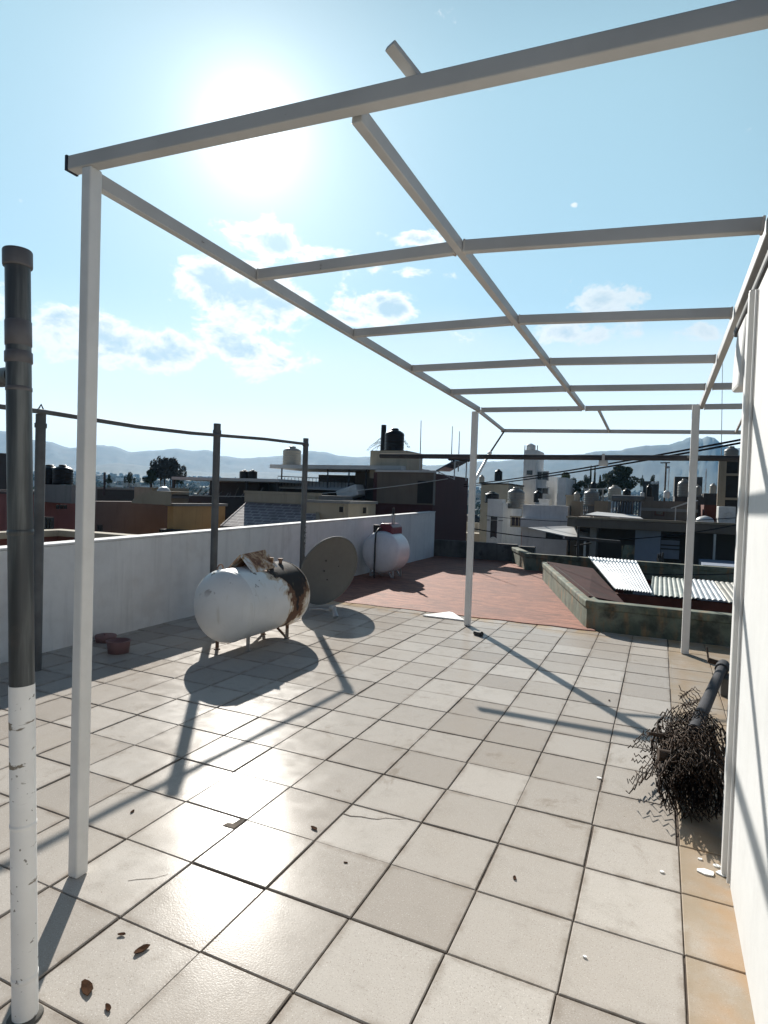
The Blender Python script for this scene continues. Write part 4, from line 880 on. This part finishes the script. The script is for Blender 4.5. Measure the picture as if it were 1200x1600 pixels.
b = MB(); A = at_y(912, 763, 57); B = at_y(944, 761, 57); b.slab([(A.x,56.5,A.z-.05),(B.x,56.5,A.z+.05),(B.x,58.6,A.z+.1),(A.x,58.6,A.z)], .12); b.bar((B.x-.1,57,A.z-1.6),(B.x-.1,57,A.z-.07),.12,.12,(0,1,0)); b.bar((A.x+.1,57.6,A.z-1.6),(A.x+.1,57.6,A.z-.12),.12,.12,(0,1,0))
tag(b.build('tank_shelter', M['canopy']), 'small flat pale shelter roof over the grey-brown water tank', 'shelter')
h = House('dark red-brown walled roof room behind the solar heater', 1000, 1090, 783, 55, 6, 'b_brown', zb=zt-.5, parapet=.3)
h.band(779, 783, 'b_grey', .1); h.win(1025, 806, 1036, 795, 'b_redbrown', mull=0, sill=False)
A = at_y(1052, 789, 53); b = MB(); b.slab([(A.x-.2,52.6,A.z-.25),(A.x+1.2,52.6,A.z+.35),(A.x+1.9,54.2,A.z+.5),(A.x+.4,54.2,A.z-.05)], .08); b.bar((A.x+1.2,53.2,zt),(A.x+1.2,53.2,A.z+.25),.08,.08,(0,1,0)); b.bar((A.x+.2,53.2,zt),(A.x+.2,53.2,A.z-.1),.08,.08,(0,1,0))
tag(b.build('tilted_panel', M['canopy']), 'tilted pale solar panel next to the far right pergola post', 'solar panel')
tank('grey', 1057, 1080, 748, 780, 66, 'tall dark-shaded water tank just left of the far right post')
h = House('dark flat house carrying the tall dark-shaded tank', 1052, 1102, 776, 64, 8, 'b_dark')
h = House('dark upper block behind the tall dark-shaded tank', 1053, 1098, 745, 74, 6, 'b_dark')
tank('white', 1036, 1047, 766, 778, 62, 'small pale tank between the solar heater and the far right post'); tank('cream', 1108, 1120, 755, 772, 66, 'small cream tank between the far right post and the right tower')
h = House('dark red and grey house below the small cream tank right of the far post', 1094, 1125, 789, 58, 6, 'b_redbrown', zb=zt-1)
h = House('dark block carrying the small cream tank', 1094, 1124, 771, 65, 6, 'b_dark')
# right tower with open storeys and tank on top
yy = 56; rt_ = House('narrow dark tower with shelves-like open storeys at the right', 1123, 1168, 717, yy, 6, 'b_brown', parapet=.3)
for v0, v1 in ((722,740),(744,778),(780,806)):
    A = at_y(1129, v1, yy); B = at_y(1153, v0, yy); b = MB(); b.box((A.x,yy-.05,A.z),(B.x,yy-.004,B.z)); b.build('opening', M['darkint'], rt_.o)
for v in (741.5, 779): 
    A = at_y(1128, v, yy); B = at_y(1156, v, yy); b = MB(); b.box((A.x,yy-.25,A.z-.1),(B.x,yy-.052,A.z+.1)); b.build('ledge', M['b_tan'], rt_.o)
A = at_y(1121, 806, yy); B = at_y(1127, 717, yy); b = MB(); b.box((A.x-.1,yy-.3,GZ),(A.x+.5,yy-.004,B.z)); b.build('pilaster', M['b_tan'], rt_.o)
tank('grey', 1130, 1155, 697, 717, 59, 'grey water tank on top of the narrow right tower', rt_.zr)
for k_,(kd,u0_,u1_,v0_,v1_,y_,lb) in enumerate([('black',972,986,763,782,57,'squat black water tank right of the cream tank behind the solar heater'),('black',1009,1019,757,776,60,'small black water tank left of the two shiny round domes'),('grey',1086,1096,758,774,67,'small grey tank in the shade just right of the far right post'),('cream',896,906,768,783,60,'small cream tank on the cream roof block of the porch house'),('black',922,932,752,768,70,'small black tank behind the pale tank shelter'),('white',1000,1007,768,778,60,'tiny pale tank on the dark roof room edge')]):
    tank(kd,u0_,u1_,v0_,v1_,y_,lb)
    A = at_y(u0_-2,v1_,y_-.6); B = at_y(u1_+2,v1_,y_-.6); b = MB(); b.box((A.x,y_-.9,GZ),(B.x,y_+1.6,B.z-.012)); tag(b.build('tank_stand', M[('b_dark','b_brown','b_grey','b_tan','b_dark','b_brown')[k_]]), 'block under the '+lb.split(' water')[0].split(' tank')[0]+' tank, '+('wide','narrow','shaded','cream roofed','far','low')[k_]+' one', 'block')
mast(1127, 560, 715, 57, 'thin tall wire mast on the narrow right tower', .035)
A = at_y(1122, 812, 52); B = at_y(1150, 792, 52); b = MB(); b.box((A.x,52,zt),(B.x,54,B.z)); b.lathe([(.30,0),(.36,.06),(.30,.1)], ((A.x*.4+B.x*.6),51.99,(A.z+B.z)/2-.2), (0,-1,0), 16); tag(b.build('white_appliance', M['tank_white'], bevel=.05), 'old white washing machine on the brown roof by the right tower', 'appliance')
# black foliage/shade strip beside house end: tall dark shrub in a neighbour patio
# ------------------------------------------------------------------ cables
def cable(name, pts, r, mat, label):
    P_ = [Vector(p) for p in pts]; out = []
    a, c, sag = P_[0], P_[1], pts[2] if False else None
    return P_
def wire(a, c, sag, r, mat, label):
    a, c = Vector(a), Vector(c); b = MB(); n = 18
    b.tube([a.lerp(c, k/n) - Vector((0,0,sag*4*(k/n)*(1-k/n))) for k in range(n+1)], r, 6)
    return tag(b.build('cable', M[mat]), label, 'cable', None)
wire(at_y(725,757,40), at_y(1168,685,15), .15, .032, 'cable', 'upper of the two black cables rising to the house wall past the junction box')
wire(at_y(725,760,40), at_y(1168,690,15), .16, .032, 'cable', 'lower of the two black cables rising to the house wall past the junction box')
wire(at_y(300,774,34), at_y(700,748,38), .5, .03, 'cablepale', 'pale cable sagging in front of the long canopy house')
wire(at_y(740,826,39), at_y(1165,817,44), 1.0, .04, 'cable', 'black cable crossing in front of the arched window')
wire(at_y(760,806,52), at_y(1165,808,46), .5, .03, 'cable', 'thin black cable running along the brown roof edge')
wire(at_y(960,894,30), at_y(1160,896,30), .1, .028, 'cable', 'thin dark wire just above the corrugated sheets')

# ------------------------------------------------------------------ TREES
def leafclump(b, c, r, n, size, rnd, flat=1.0):
    for _ in range(n):
        while True:
            d = Vector((rnd.uniform(-1,1), rnd.uniform(-1,1), rnd.uniform(-1,1)))
            if .05 < d.length < 1: break
        d = d.normalized()*(d.length**.45)
        p_ = c + Vector((d.x*r.x, d.y*r.y, d.z*r.z))
        a = Vector((rnd.gauss(0,1), rnd.gauss(0,1), rnd.gauss(0,1))).normalized(); e = a.orthogonal().normalized(); s_ = size*rnd.uniform(.6,1.4)
        e2 = a.cross(e); b.add([p_-e*s_, p_-e2*s_*.55, p_+e*s_, p_+e2*s_*.55], [(0,1,2,3)])
def tree(u, vtop, vbase, halfw_px, y, label, mat='leaf_dark', nm='tree', nclump=14, leaves=110, shape='round', zb=None, seed=0):
    rnd = random.Random(seed*31+int(u)); T = at_y(u, vtop, y); Bz = at_y(u, vbase, y).z; w = (at_y(u+halfw_px, vtop, y).x - T.x); zg = GZ if zb is None else zb
    o = thing(nm, (T.x, y, zg), label, 'tree', None)
    b = MB(); hgt = T.z - zg; rr_ = max(.12, w*.12)
    b.tube([(T.x,y,zg),(T.x+.1*w*rnd.uniform(-1,1),y,zg+hgt*.4),(T.x,y,zg+hgt*.75)], [rr_*1.3, rr_, rr_*.4], 8)
    crown_h = T.z - Bz; tops = []
    cl_ = []
    for k in range(nclump):
        if shape == 'round':
            a = rnd.uniform(0, 6.28); q = rnd.random()**.6; zf = rnd.random(); rad = math.sin(math.pi*(.15+.8*zf))**.7
            c = Vector((T.x + w*.72*q*rad*math.cos(a), y + w*.72*q*rad*math.sin(a), Bz + crown_h*(.12+.76*zf))); r = Vector((w*.34, w*.34, crown_h*.17))*rnd.uniform(.7,1.2)
        elif shape == 'column':
            zf = (k+.5)/nclump; rad = (1-zf)**.45*min(1, .4+zf*5); c = Vector((T.x, y, Bz+crown_h*zf)); r = Vector((w*rad, w*rad, crown_h/nclump*1.1))
        else:   # spiky: upright plumes
            a = rnd.uniform(0, 6.28); q = rnd.random()**.7; x_ = w*.85*q*math.cos(a); top_ = 1-.45*abs(x_)/w - rnd.random()*.15
            c = Vector((T.x+x_, y+w*.7*q*math.sin(a), Bz+crown_h*top_*.62)); r = Vector((w*.15, w*.15, crown_h*top_*.38))
        cl_.append((c, r)); tops.append(c)
    for c in tops[:7]: b.tube([(T.x,y,zg+hgt*.45),Vector((T.x,y,zg+hgt*.5)).lerp(c,.5), c], [rr_*.5, rr_*.3, rr_*.12], 6)
    b.build('trunk', M['bark'], o)
    b = MB()
    for c, r in cl_: leafclump(b, c, r*1.08, int(leaves*2.2), max(.07, w*.062), rnd)
    b.build('crown', M[mat], o); return o
tree(262, 712, 756, 24, 62, 'large greyish tree with upright plumes left of the shed roof', 'leaf_grey', nclump=26, leaves=90, shape='spiky', seed=1)
tree(238, 733, 757, 12, 60, 'round dark tree at the left side of the greyish plumed tree', 'leaf_dark', seed=2); tree(281, 738, 757, 8, 64, 'small dark tree at the right side of the greyish plumed tree', 'leaf_dark', seed=3)
tree(203, 737, 758, 8, 66, 'small conical dark tree left of the greyish plumed tree', 'leaf_dark', seed=4, shape='spiky', nclump=10); tree(170, 741, 757, 4, 70, 'thin dark tree near the left roof rod', 'leaf_dark', seed=5, nclump=8)
tree(973, 729, 765, 27, 110, 'big round dark tree in front of the right mountain', 'leaf_dark', nclump=26, leaves=150, seed=6); tree(950, 740, 765, 14, 112, 'paler round tree touching the left of the big round tree', 'leaf_mid', nclump=14, seed=7)
for u, vt, lab in ((923.5, 729, 'left one of two thin tall cypress trees'), (930, 729, 'right one of two thin tall cypress trees')):
    tree(u, vt, 765, 1.9, 100, lab, 'leaf_dark', 'cypress_tree', nclump=14, leaves=60, shape='column', seed=8)
tree(938, 743, 765, 3, 100, 'short dark cypress right of the two tall ones', 'leaf_dark', 'cypress_tree', nclump=10, leaves=50, shape='column', seed=9)
tree(917, 740, 765, 8, 104, 'bushy dark tree at the left foot of the tall cypresses', 'leaf_dark', seed=10); tree(1004, 741, 765, 5, 125, 'small pointed tree right of the big round tree', 'leaf_dark', nclump=8, shape='spiky', seed=11)
tree(884, 738, 768, 12, 108, 'mid green tree emerging behind the tower house', 'leaf_mid', nclump=16, seed=12); tree(897, 747, 775, 12, 104, 'low dark tree right of the tower house', 'leaf_dark', nclump=14, seed=13)
tree(906, 752, 778, 14, 100, 'broad dark tree below the bushy cypress group', 'leaf_dark', nclump=16, seed=14); tree(940, 752, 775, 14, 100, 'broad dark tree below the short cypress', 'leaf_dark', nclump=16, seed=15)
tree(1020, 742, 762, 6, 130, 'small dark tree with lamps glinting below, left of the utility pole', 'leaf_dark', nclump=8, seed=16)
# palm behind the black tank
yy = 60; P0 = at_y(606, 690, yy); pm = thing('palm_tree', (P0.x, yy, GZ), 'palm tree with drooping fronds behind the big black tank', 'tree')
b = MB(); b.tube([(P0.x,yy,GZ),(P0.x,yy,P0.z-.3)], [.3,.2], 8); b.build('trunk', M['bark'], pm)
b = MB(); rnd = random.Random(5); W = at_y(632, 690, yy).x - P0.x
for k in range(16):
    a = k/16*6.28+rnd.uniform(-.15,.15); L = W*rnd.uniform(.95,1.25); d = Vector((math.cos(a), math.sin(a), 0)); rise = rnd.uniform(.1,.5)
    pts = [Vector((P0.x,yy,P0.z-.4)) + d*(L*f) + Vector((0,0,L*(rise*math.sin(f*2.2)*1.2 - .45*f*f))) for f in [i/10 for i in range(11)]]
    b.tube(pts, [.04*(1-i/12) for i in range(11)], 4)
    sd_ = Vector((-d.y, d.x, 0))
    for i in range(2, 11):
        for sg in (-1, 1):
            p_ = pts[i]; q_ = p_ + sd_*sg*W*.14 + d*W*.10 - Vector((0,0,W*.14)); b.add([p_, p_+d*W*.03, q_], [(0,1,2)])
b.build('crown', M['palm'], pm)

# ------------------------------------------------------------------ utility pole, mast, middle distance
yy = 120; A = at_y(1038, 765, yy); T = at_y(1041, 722, yy); up_ = thing('utility_pole', (A.x, yy, GZ), 'dark utility pole with short crossarm in front of the mountain', 'pole')
b = MB(); b.tube([(A.x,yy,GZ),(T.x,yy,T.z)], [.22,.15], 8); b.build('pole', M['bark'], up_)
b = MB(); L0 = at_y(1032,723,yy); L1 = at_y(1047,722,yy); b.bar((L0.x,yy,T.z-.15),(L1.x,yy,T.z-.1),.2,.2); b.build('crossarm', M['bark'], up_)
def lattice(u, vt, vb, y, wpx, label, head=False):
    A = at_y(u, vb, y); T = at_y(u, vt, y); w = at_y(u+wpx, vb, y).x - A.x; o = thing('lattice_mast', (A.x, y, GZ), label, 'mast'); b = MB()
    n = 9; z0, z1 = GZ, T.z
    cor = lambda f, k: Vector((A.x + (1-f*.7)*w*(1,-1,-1,1)[k], y + (1-f*.7)*w*(1,1,-1,-1)[k], z0+(z1-z0)*f))
    for i in range(n):
        for k in range(4):
            b.tube([cor(i/n,k), cor((i+1)/n,k)], .05, 4); b.tube([cor(i/n,k), cor((i+1)/n,(k+1)%4)], .035, 4)
    b.build('lattice', M['metalgrey'], o)
    if head:
        b = MB(); b.lathe([(.0001,0),(w*1.6,w*.5),(w*2.2,w*1.6),(w*2.0,w*2.6),(.0001,w*3.2)], (T.x,y,T.z-w*2.4), (0,0,1), 16); b.build('tank', M['b_blue'], o)
    return o
lattice(1044, 729, 765, 210, 1.4, 'pale water tower on lattice legs just right of the utility pole', True); lattice(1102, 732, 765, 180, 2.0, 'lattice radio mast between the far right post and the right tower')
h = House('dark roof with two bright round lamps beside the small tree', 1005, 1030, 752, 100, 8, 'b_dark')
for k, u in enumerate((1020, 1025.5)):
    A = at_y(u, 755, 99.8); b = MB(); b.lathe([(.32,0),(.30,.15),(.0001,.25)], (A.x,99.95,A.z), (.0,-.6,.8), 12); b.lathe([(.32,0),(.0001,-.05)], (A.x,99.95,A.z), (.0,-.6,.8), 12)
    tag(b.build('round_lamp', M['tank_white']), ('left' if k == 0 else 'right')+' one of two shiny round caps on the dark roof by the small tree', 'dome')

mats_ = ['b_white','b_cream','b_grey','b_tan','b_beige','b_brown','b_mauve','b_dark','b_ochre','b_pink']
words = {'b_white':'white','b_cream':'cream','b_grey':'grey','b_tan':'tan','b_beige':'beige','b_brown':'brown','b_mauve':'mauve','b_dark':'charcoal','b_ochre':'ochre','b_pink':'pink'}
rm = random.Random(21)
for row, (y0, n) in enumerate(((96,11),(118,14),(140,16),(175,17),(215,18))):
    for k in range(n):
        u = 60 + (1750-60)*(k+.5)/n + rm.uniform(-25,25); y = y0 + rm.uniform(-8,8); mt = rm.choice(mats_)
        w = rm.uniform(9, 15); d = rm.uniform(8,14); c = at_y(u, 760, y); zt_ = rm.uniform(-4, .8) + (y-96)*.008
        o = thing('house', (c.x, y+d/2, GZ), 'flat-roofed %s house in the crowded middle distance' % words[mt], 'house', 'middle distance %s houses' % words[mt])
        b = MB(); x0, x1 = c.x-w/2, c.x+w/2; b.box((x0,y,GZ-3),(x1,y+d,zt_)); b.box((x0-.1,y-.1,zt_+.003),(x1+.1,y+.3,zt_+.45)); b.box((x1-.3,y+.303,zt_+.003),(x1+.1,y+d,zt_+.45)); b.box((x0-.1,y+.303,zt_+.003),(x0+.3,y+d,zt_+.45))
        if rm.random() < .5: xr = rm.uniform(x0+1, x1-4); b.box((xr,y+2,zt_+.003),(xr+3,y+5,zt_+2))
        b.build('wall', M[mt], o)
        for q in range(rm.choice((2,3))):
            xa = x0 + (q+.3)*w/3; b = MB(); b.box((xa,y-.06,zt_-2.6),(xa+w*.16,y-.004,zt_-1.1)); b.build('window', M['glass'], o)
        if rm.random() < .6:
            pk = rm.choice(('black','cream','white','grey')); sz = rm.uniform(2.2,3.2)
            dup(protos[pk], (rm.uniform(x0+2,x1-2), y+rm.uniform(3,6), zt_+.01), '%s water tank on a %s house in the crowded middle distance' % (pk, words[mt]), (sz,sz,sz*.95), 0, 'water tanks on middle distance %s houses' % words[mt])

# ------------------------------------------------------------------ GROUND, TOWN, HILLS
def ground_z(r): return GZ + (0 if r < 350 else .028*(r-350))
b = MB(); N = 96; rad = [0, 40, 90, 160, 250, 350, 500, 800, 1300, 2000, 3000, 4200, 5600, 6800]
vs = [(CAM.x, CAM.y, GZ)]
for r in rad[1:]:
    for k in range(N): a = k*2*math.pi/N; vs.append((CAM.x+r*math.cos(a), CAM.y+r*math.sin(a), min(ground_z(r), ground_z(5000))))
fs = [(0, 1+k, 1+(k+1)%N) for k in range(N)] + [(1+i*N+k, 1+(i+1)*N+k, 1+(i+1)*N+(k+1)%N, 1+i*N+(k+1)%N) for i in range(len(rad)-2) for k in range(N)]
b.add(vs, fs); tag(b.build('ground', M['ground'], origin=(0,0,0)), kind='structure')
bt = MB(); tr2 = MB(); rg = random.Random(9)
for _ in range(4200):
    r = 320*math.exp(rg.random()*2.5); u = rg.uniform(-500, 2100); d = ray(u, 770); hh = Vector((d.x, d.y, 0)).normalized(); p_ = CAM + hh*r; z = ground_z(r); s_ = rg.uniform(6, 16); hz_ = rg.uniform(7, 13)
    if rg.random() < .55: bt.box((p_.x-s_/2,p_.y-s_/2,z-4),(p_.x+s_/2,p_.y+s_/2,z+hz_), rg.randrange(5))
    else:
        s2 = s_*.5
        for q in range(6):
            a = q*1.05; c_ = Vector((p_.x+s2*rg.uniform(-.8,.8), p_.y+s2*rg.uniform(-.8,.8), z+hz_*rg.uniform(.3,1.1))); leafclump(tr2, c_, Vector((s2*.6,s2*.6,hz_*.28)), 10, s2*.3, rg)
tag(bt.build('distant_town', [M['b_white'],M['b_cream'],M['b_grey'],M['b_tan'],M['b_mauve']]), 'hazy far town spread across the valley below the hills', 'town', None, 'stuff')
tag(tr2.build('distant_trees', M['leaf_dark']), 'hazy dark tree cover among the far town', 'tree cover', None, 'stuff')
def ridge(name, pts, D, seed, base_r=.72):
    rnd = random.Random(seed); out = []
    for (u0, v0), (u1, v1) in zip(pts, pts[1:]):
        n = max(2, int(abs(u1-u0)/6))
        for k in range(n): f = k/n; out.append((u0+(u1-u0)*f, v0+(v1-v0)*(f*f*(3-2*f)) + rnd.gauss(0,.25)))
    out.append(pts[-1]); rows = 12; vs = []
    for u, v in out:
        top = at_r(u, v, D); hd = Vector((top.x-CAM.x, top.y-CAM.y, 0)).normalized()
        for k in range(rows+1):
            f = k/rows; r = D*(base_r+(1-base_r)*f); zb = ground_z(r)-6; g_ = f**1.35; z = zb + (top.z-zb)*g_
            if 0 < k < rows: z += rnd.gauss(0, .006)*D*.25*f*(1-f)*4*.4; r += rnd.gauss(0,.003)*D
            vs.append((CAM.x+hd.x*r, CAM.y+hd.y*r, z))
        vs.append((CAM.x+hd.x*D*1.12, CAM.y+hd.y*D*1.12, ground_z(D)-10))
    m = rows+2; fs = [(i*m+k, (i+1)*m+k, (i+1)*m+k+1, i*m+k+1) for i in range(len(out)-1) for k in range(m-1)]
    b = MB(); b.add(vs, fs, 0, True); tag(b.build(name, M['mount'], origin=(0,0,0)), kind='structure')
ridge('mountain_range', [(-420,690),(-250,660),(-120,668),(-40,664),(10,674),(40,686),(75,690),(110,700),(150,695),(175,697),(205,706),(240,704),(275,701),(300,704),(325,703),(345,712),(380,716),(410,714),(440,712),(465,712),(485,704),(505,706),(530,712),(560,714),(590,713),(620,720),(680,728),(740,734)], 4600, 1)
ridge('near_hills', [(-300,745),(-100,738),(60,735),(130,732),(175,724),(200,725),(235,729),(280,735),(340,738),(420,738),(500,740),(600,744)], 3300, 2, .8)
ridge('right_mountain', [(560,742),(620,733),(680,727),(730,722),(770,721),(820,717),(870,713),(905,710),(935,705),(965,704),(990,699),(1010,696),(1045,695),(1060,690),(1078,684),(1090,684),(1097,685.5),(1105,681.5),(1116,684),(1128,694),(1145,700),(1165,699),(1200,706),(1280,722),(1400,735),(1600,728)], 3700, 3, .66)

# ------------------------------------------------------------------ HAZE
b = MB(); b.box((-5600,-5600,GZ-6),(5600,5600,430))
hz = tag(b.build('haze', None or M['mount']), None, None, None, 'stuff'); hz.data.materials.clear()
m = bpy.data.materials.new('valley haze'); m.use_nodes = True; nt = m.node_tree; nt.nodes.remove(nt.nodes['Principled BSDF'])
pv = nt.nodes.new('ShaderNodeVolumePrincipled'); pv.inputs['Color'].default_value = (.30,.62,1,1); pv.inputs['Density'].default_value = .00028; pv.inputs['Anisotropy'].default_value = .2
nt.links.new(pv.outputs[0], nt.nodes['Material Output'].inputs['Volume']); hz.data.materials.append(m); hz['label'] = 'pale blue haze filling the valley air'

# ------------------------------------------------------------------ WORLD
w = bpy.data.worlds.new('World'); bpy.context.scene.world = w; w.use_nodes = True; nt = w.node_tree; N_ = nt.nodes; Lk = nt.links.new
bg = N_['Background']; sky = N_.new('ShaderNodeTexSky'); sky.sky_type = 'NISHITA'; sky.sun_disc = False
el = math.asin(SUN.z); azs = math.atan2(SUN.x, SUN.y)
sky.sun_elevation = el; sky.sun_rotation = azs; sky.altitude = 1500; sky.air_density = 1.0; sky.dust_density = .6; sky.ozone_density = 1.5
def W(typ, **k):
    n = N_.new(typ)
    for a, c in k.items(): setattr(n, a, c)
    return n
def wm(op, a, c=0., d=None):
    n = W('ShaderNodeMath', operation=op)
    for i, x in enumerate((a, c) if d is None else (a, c, d)):
        if isinstance(x, (int, float)): n.inputs[i].default_value = x
        else: Lk(x, n.inputs[i])
    return n.outputs[0]
def wr(f, lo, hi, a=0., c=1.):
    n = W('ShaderNodeMapRange', interpolation_type='SMOOTHSTEP')
    for nm, x in (('From Min',lo),('From Max',hi),('To Min',a),('To Max',c)): n.inputs[nm].default_value = x
    Lk(f, n.inputs['Value']); return n.outputs[0]
def wx(f, a, c, mode='MIX'):
    n = W('ShaderNodeMix', data_type='RGBA', blend_type=mode)
    if isinstance(f, (int, float)): n.inputs[0].default_value = f
    else: Lk(f, n.inputs[0])
    for i, x in ((6,a),(7,c)):
        if isinstance(x, tuple): n.inputs[i].default_value = (*x, 1)
        else: Lk(x, n.inputs[i])
    return n.outputs[2]
tcw = W('ShaderNodeTexCoord'); dirv = tcw.outputs['Generated']
sx_ = W('ShaderNodeSeparateXYZ'); Lk(dirv, sx_.inputs[0])
az = wm('ARCTAN2', sx_.outputs[0], sx_.outputs[1]); elv = wm('ARCSINE', sx_.outputs[2])
ae = W('ShaderNodeCombineXYZ'); Lk(az, ae.inputs[0]); Lk(elv, ae.inputs[1])
def azel(u, v): d = ray(u, v); return math.atan2(d.x, d.y), math.asin(d.z)
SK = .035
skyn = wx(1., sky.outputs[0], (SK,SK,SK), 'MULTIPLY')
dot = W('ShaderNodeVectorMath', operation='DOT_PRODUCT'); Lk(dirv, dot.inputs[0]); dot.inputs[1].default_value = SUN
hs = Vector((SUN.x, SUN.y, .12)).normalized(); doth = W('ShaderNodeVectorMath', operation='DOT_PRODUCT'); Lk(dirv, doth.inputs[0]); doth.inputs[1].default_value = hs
side = wm('MULTIPLY', wr(doth.outputs['Value'], .2, .8), wr(elv, 1.0, .55))            # pale sky kept sunward and low, shaped to weaken the shadow fill
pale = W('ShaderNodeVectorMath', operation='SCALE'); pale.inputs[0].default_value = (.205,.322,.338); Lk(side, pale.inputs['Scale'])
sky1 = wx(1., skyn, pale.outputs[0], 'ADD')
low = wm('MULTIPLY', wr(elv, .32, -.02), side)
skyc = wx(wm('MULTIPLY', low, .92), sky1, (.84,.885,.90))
# cumulus puffs where the sky shows them (azimuth / elevation), edges broken up by noise
nz = W('ShaderNodeTexNoise'); nz.inputs['Scale'].default_value = 13; nz.inputs['Detail'].default_value = 10; nz.inputs['Roughness'].default_value = .62; nz.inputs['Distortion'].default_value = .25
mpw = W('ShaderNodeMapping'); mpw.inputs['Scale'].default_value = (1,1,1.7); Lk(dirv, mpw.inputs['Vector']); Lk(mpw.outputs[0], nz.inputs['Vector'])
nz2 = W('ShaderNodeTexNoise'); nz2.inputs['Scale'].default_value = 4; nz2.inputs['Detail'].default_value = 6; Lk(mpw.outputs[0], nz2.inputs['Vector'])
def field(clouds):
    f = None
    for (u, v, hw, hh_, amp) in clouds:
        a0, e0 = azel(u, v); a1, _ = azel(u+hw, v); _, e1 = azel(u, v-hh_)
        s_ = W('ShaderNodeVectorMath', operation='SUBTRACT'); Lk(ae.outputs[0], s_.inputs[0]); s_.inputs[1].default_value = (a0, e0, 0)
        m_ = W('ShaderNodeVectorMath', operation='MULTIPLY'); Lk(s_.outputs[0], m_.inputs[0]); m_.inputs[1].default_value = (1/abs(a1-a0), 1/abs(e1-e0), 0)
        ln = W('ShaderNodeVectorMath', operation='LENGTH'); Lk(m_.outputs[0], ln.inputs[0])
        g_ = wm('MULTIPLY', wr(ln.outputs['Value'], 1.7, 0), amp); f = g_ if f is None else wm('MAXIMUM', f, g_)
    return f
puffs = [(385,470,105,75,1.),(330,430,60,40,.9),(430,372,70,34,.9),(490,395,60,22,.8),(395,548,80,40,.95),(200,545,150,42,.9),(90,520,90,36,.8),(590,475,75,28,.8),(560,500,60,20,.7),(660,375,40,16,.75),(640,425,120,18,.6),(940,470,75,42,.8),(900,515,80,26,.7),(1095,515,50,20,.8),(897,320,9,6,.62),(730,520,60,14,.45),(1280,560,90,40,.8),(-90,470,120,60,.9)]
fl = wm('ADD', field(puffs), wm('MULTIPLY', wm('SUBTRACT', nz.outputs['Fac'], .5), 2.2))
dens = wr(fl, .34, .60); core = wr(fl, .52, .95)
veil = [(450,590,420,70,1.),(1000,560,300,70,.8),(150,600,250,60,.8),(640,540,220,50,.7)]
vl = wr(wm('ADD', field(veil), wm('MULTIPLY', wm('SUBTRACT', nz2.outputs['Fac'], .5), .8)), .1, 1.0, 0, .55)
near = wr(dot.outputs['Value'], .80, 1.0)
glow = wm('POWER', wm('MAXIMUM', dot.outputs['Value'], 0), 60.); glow2 = wm('POWER', wm('MAXIMUM', dot.outputs['Value'], 0), 420.)
gl = wm('ADD', wm('MULTIPLY', glow, .14), wm('MULTIPLY', glow2, .45))
rimc = wx(near, (.82,.88,.90), (1.25,1.23,1.18)); corec = wx(near, (.58,.71,.80), (.54,.73,.84))
CL = .64
cloudc = wx(core, rimc, corec); cloudc = wx(1., cloudc, (CL,CL,CL), 'MULTIPLY')
c1 = wx(vl, skyc, (.52,.60,.63))
c2 = wx(wm('MULTIPLY', dens, .82), c1, cloudc)
gcol = W('ShaderNodeVectorMath', operation='SCALE'); gcol.inputs[0].default_value = (1,.97,.9); Lk(gl, gcol.inputs['Scale'])
fin = wx(1., c2, gcol.outputs[0], 'ADD')
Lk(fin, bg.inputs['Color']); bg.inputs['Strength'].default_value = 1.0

sun = bpy.data.lights.new('sun', 'SUN'); sun.energy = 5; sun.angle = R_(.53); sun.color = (1,.955,.88)
so_ = bpy.data.objects.new('sun', sun); C.objects.link(so_); so_.rotation_euler = SUN.to_track_quat('Z', 'Y').to_euler(); so_.location = (0,0,60)

# ------------------------------------------------------------------ to metres
for me in bpy.data.meshes: me.transform(Matrix.Scale(S, 4))
for o in bpy.data.objects:
    o.location = Vector(o.location)*S
for k, o in protos.items():
    if k not in used: 
        for ch in list(o.children): bpy.data.objects.remove(ch)
        bpy.data.objects.remove(o)

cam = bpy.data.cameras.new('camera'); co = bpy.data.objects.new('camera', cam); C.objects.link(co)
co.matrix_world = Matrix(((RT.x,UP.x,-FW.x,CAM.x*S),(RT.y,UP.y,-FW.y,CAM.y*S),(RT.z,UP.z,-FW.z,CAM.z*S),(0,0,0,1)))
cam.sensor_fit = 'VERTICAL'; cam.sensor_height = 32; cam.lens = F/1600*32; cam.clip_start = .05; cam.clip_end = 6000
scn = bpy.context.scene; scn.camera = co
scn.render.engine = 'CYCLES'
scn.view_settings.view_transform = 'Standard'; scn.view_settings.look = 'None'; scn.view_settings.exposure = .72; scn.view_settings.gamma = 1
cy = scn.cycles; cy.max_bounces = 8; cy.diffuse_bounces = 4; cy.glossy_bounces = 3; cy.transmission_bounces = 2; cy.volume_bounces = 0; cy.sample_clamp_indirect = 6
cy.use_denoising = True
try: cy.denoiser = 'OPENIMAGEDENOISE'
except Exception: pass
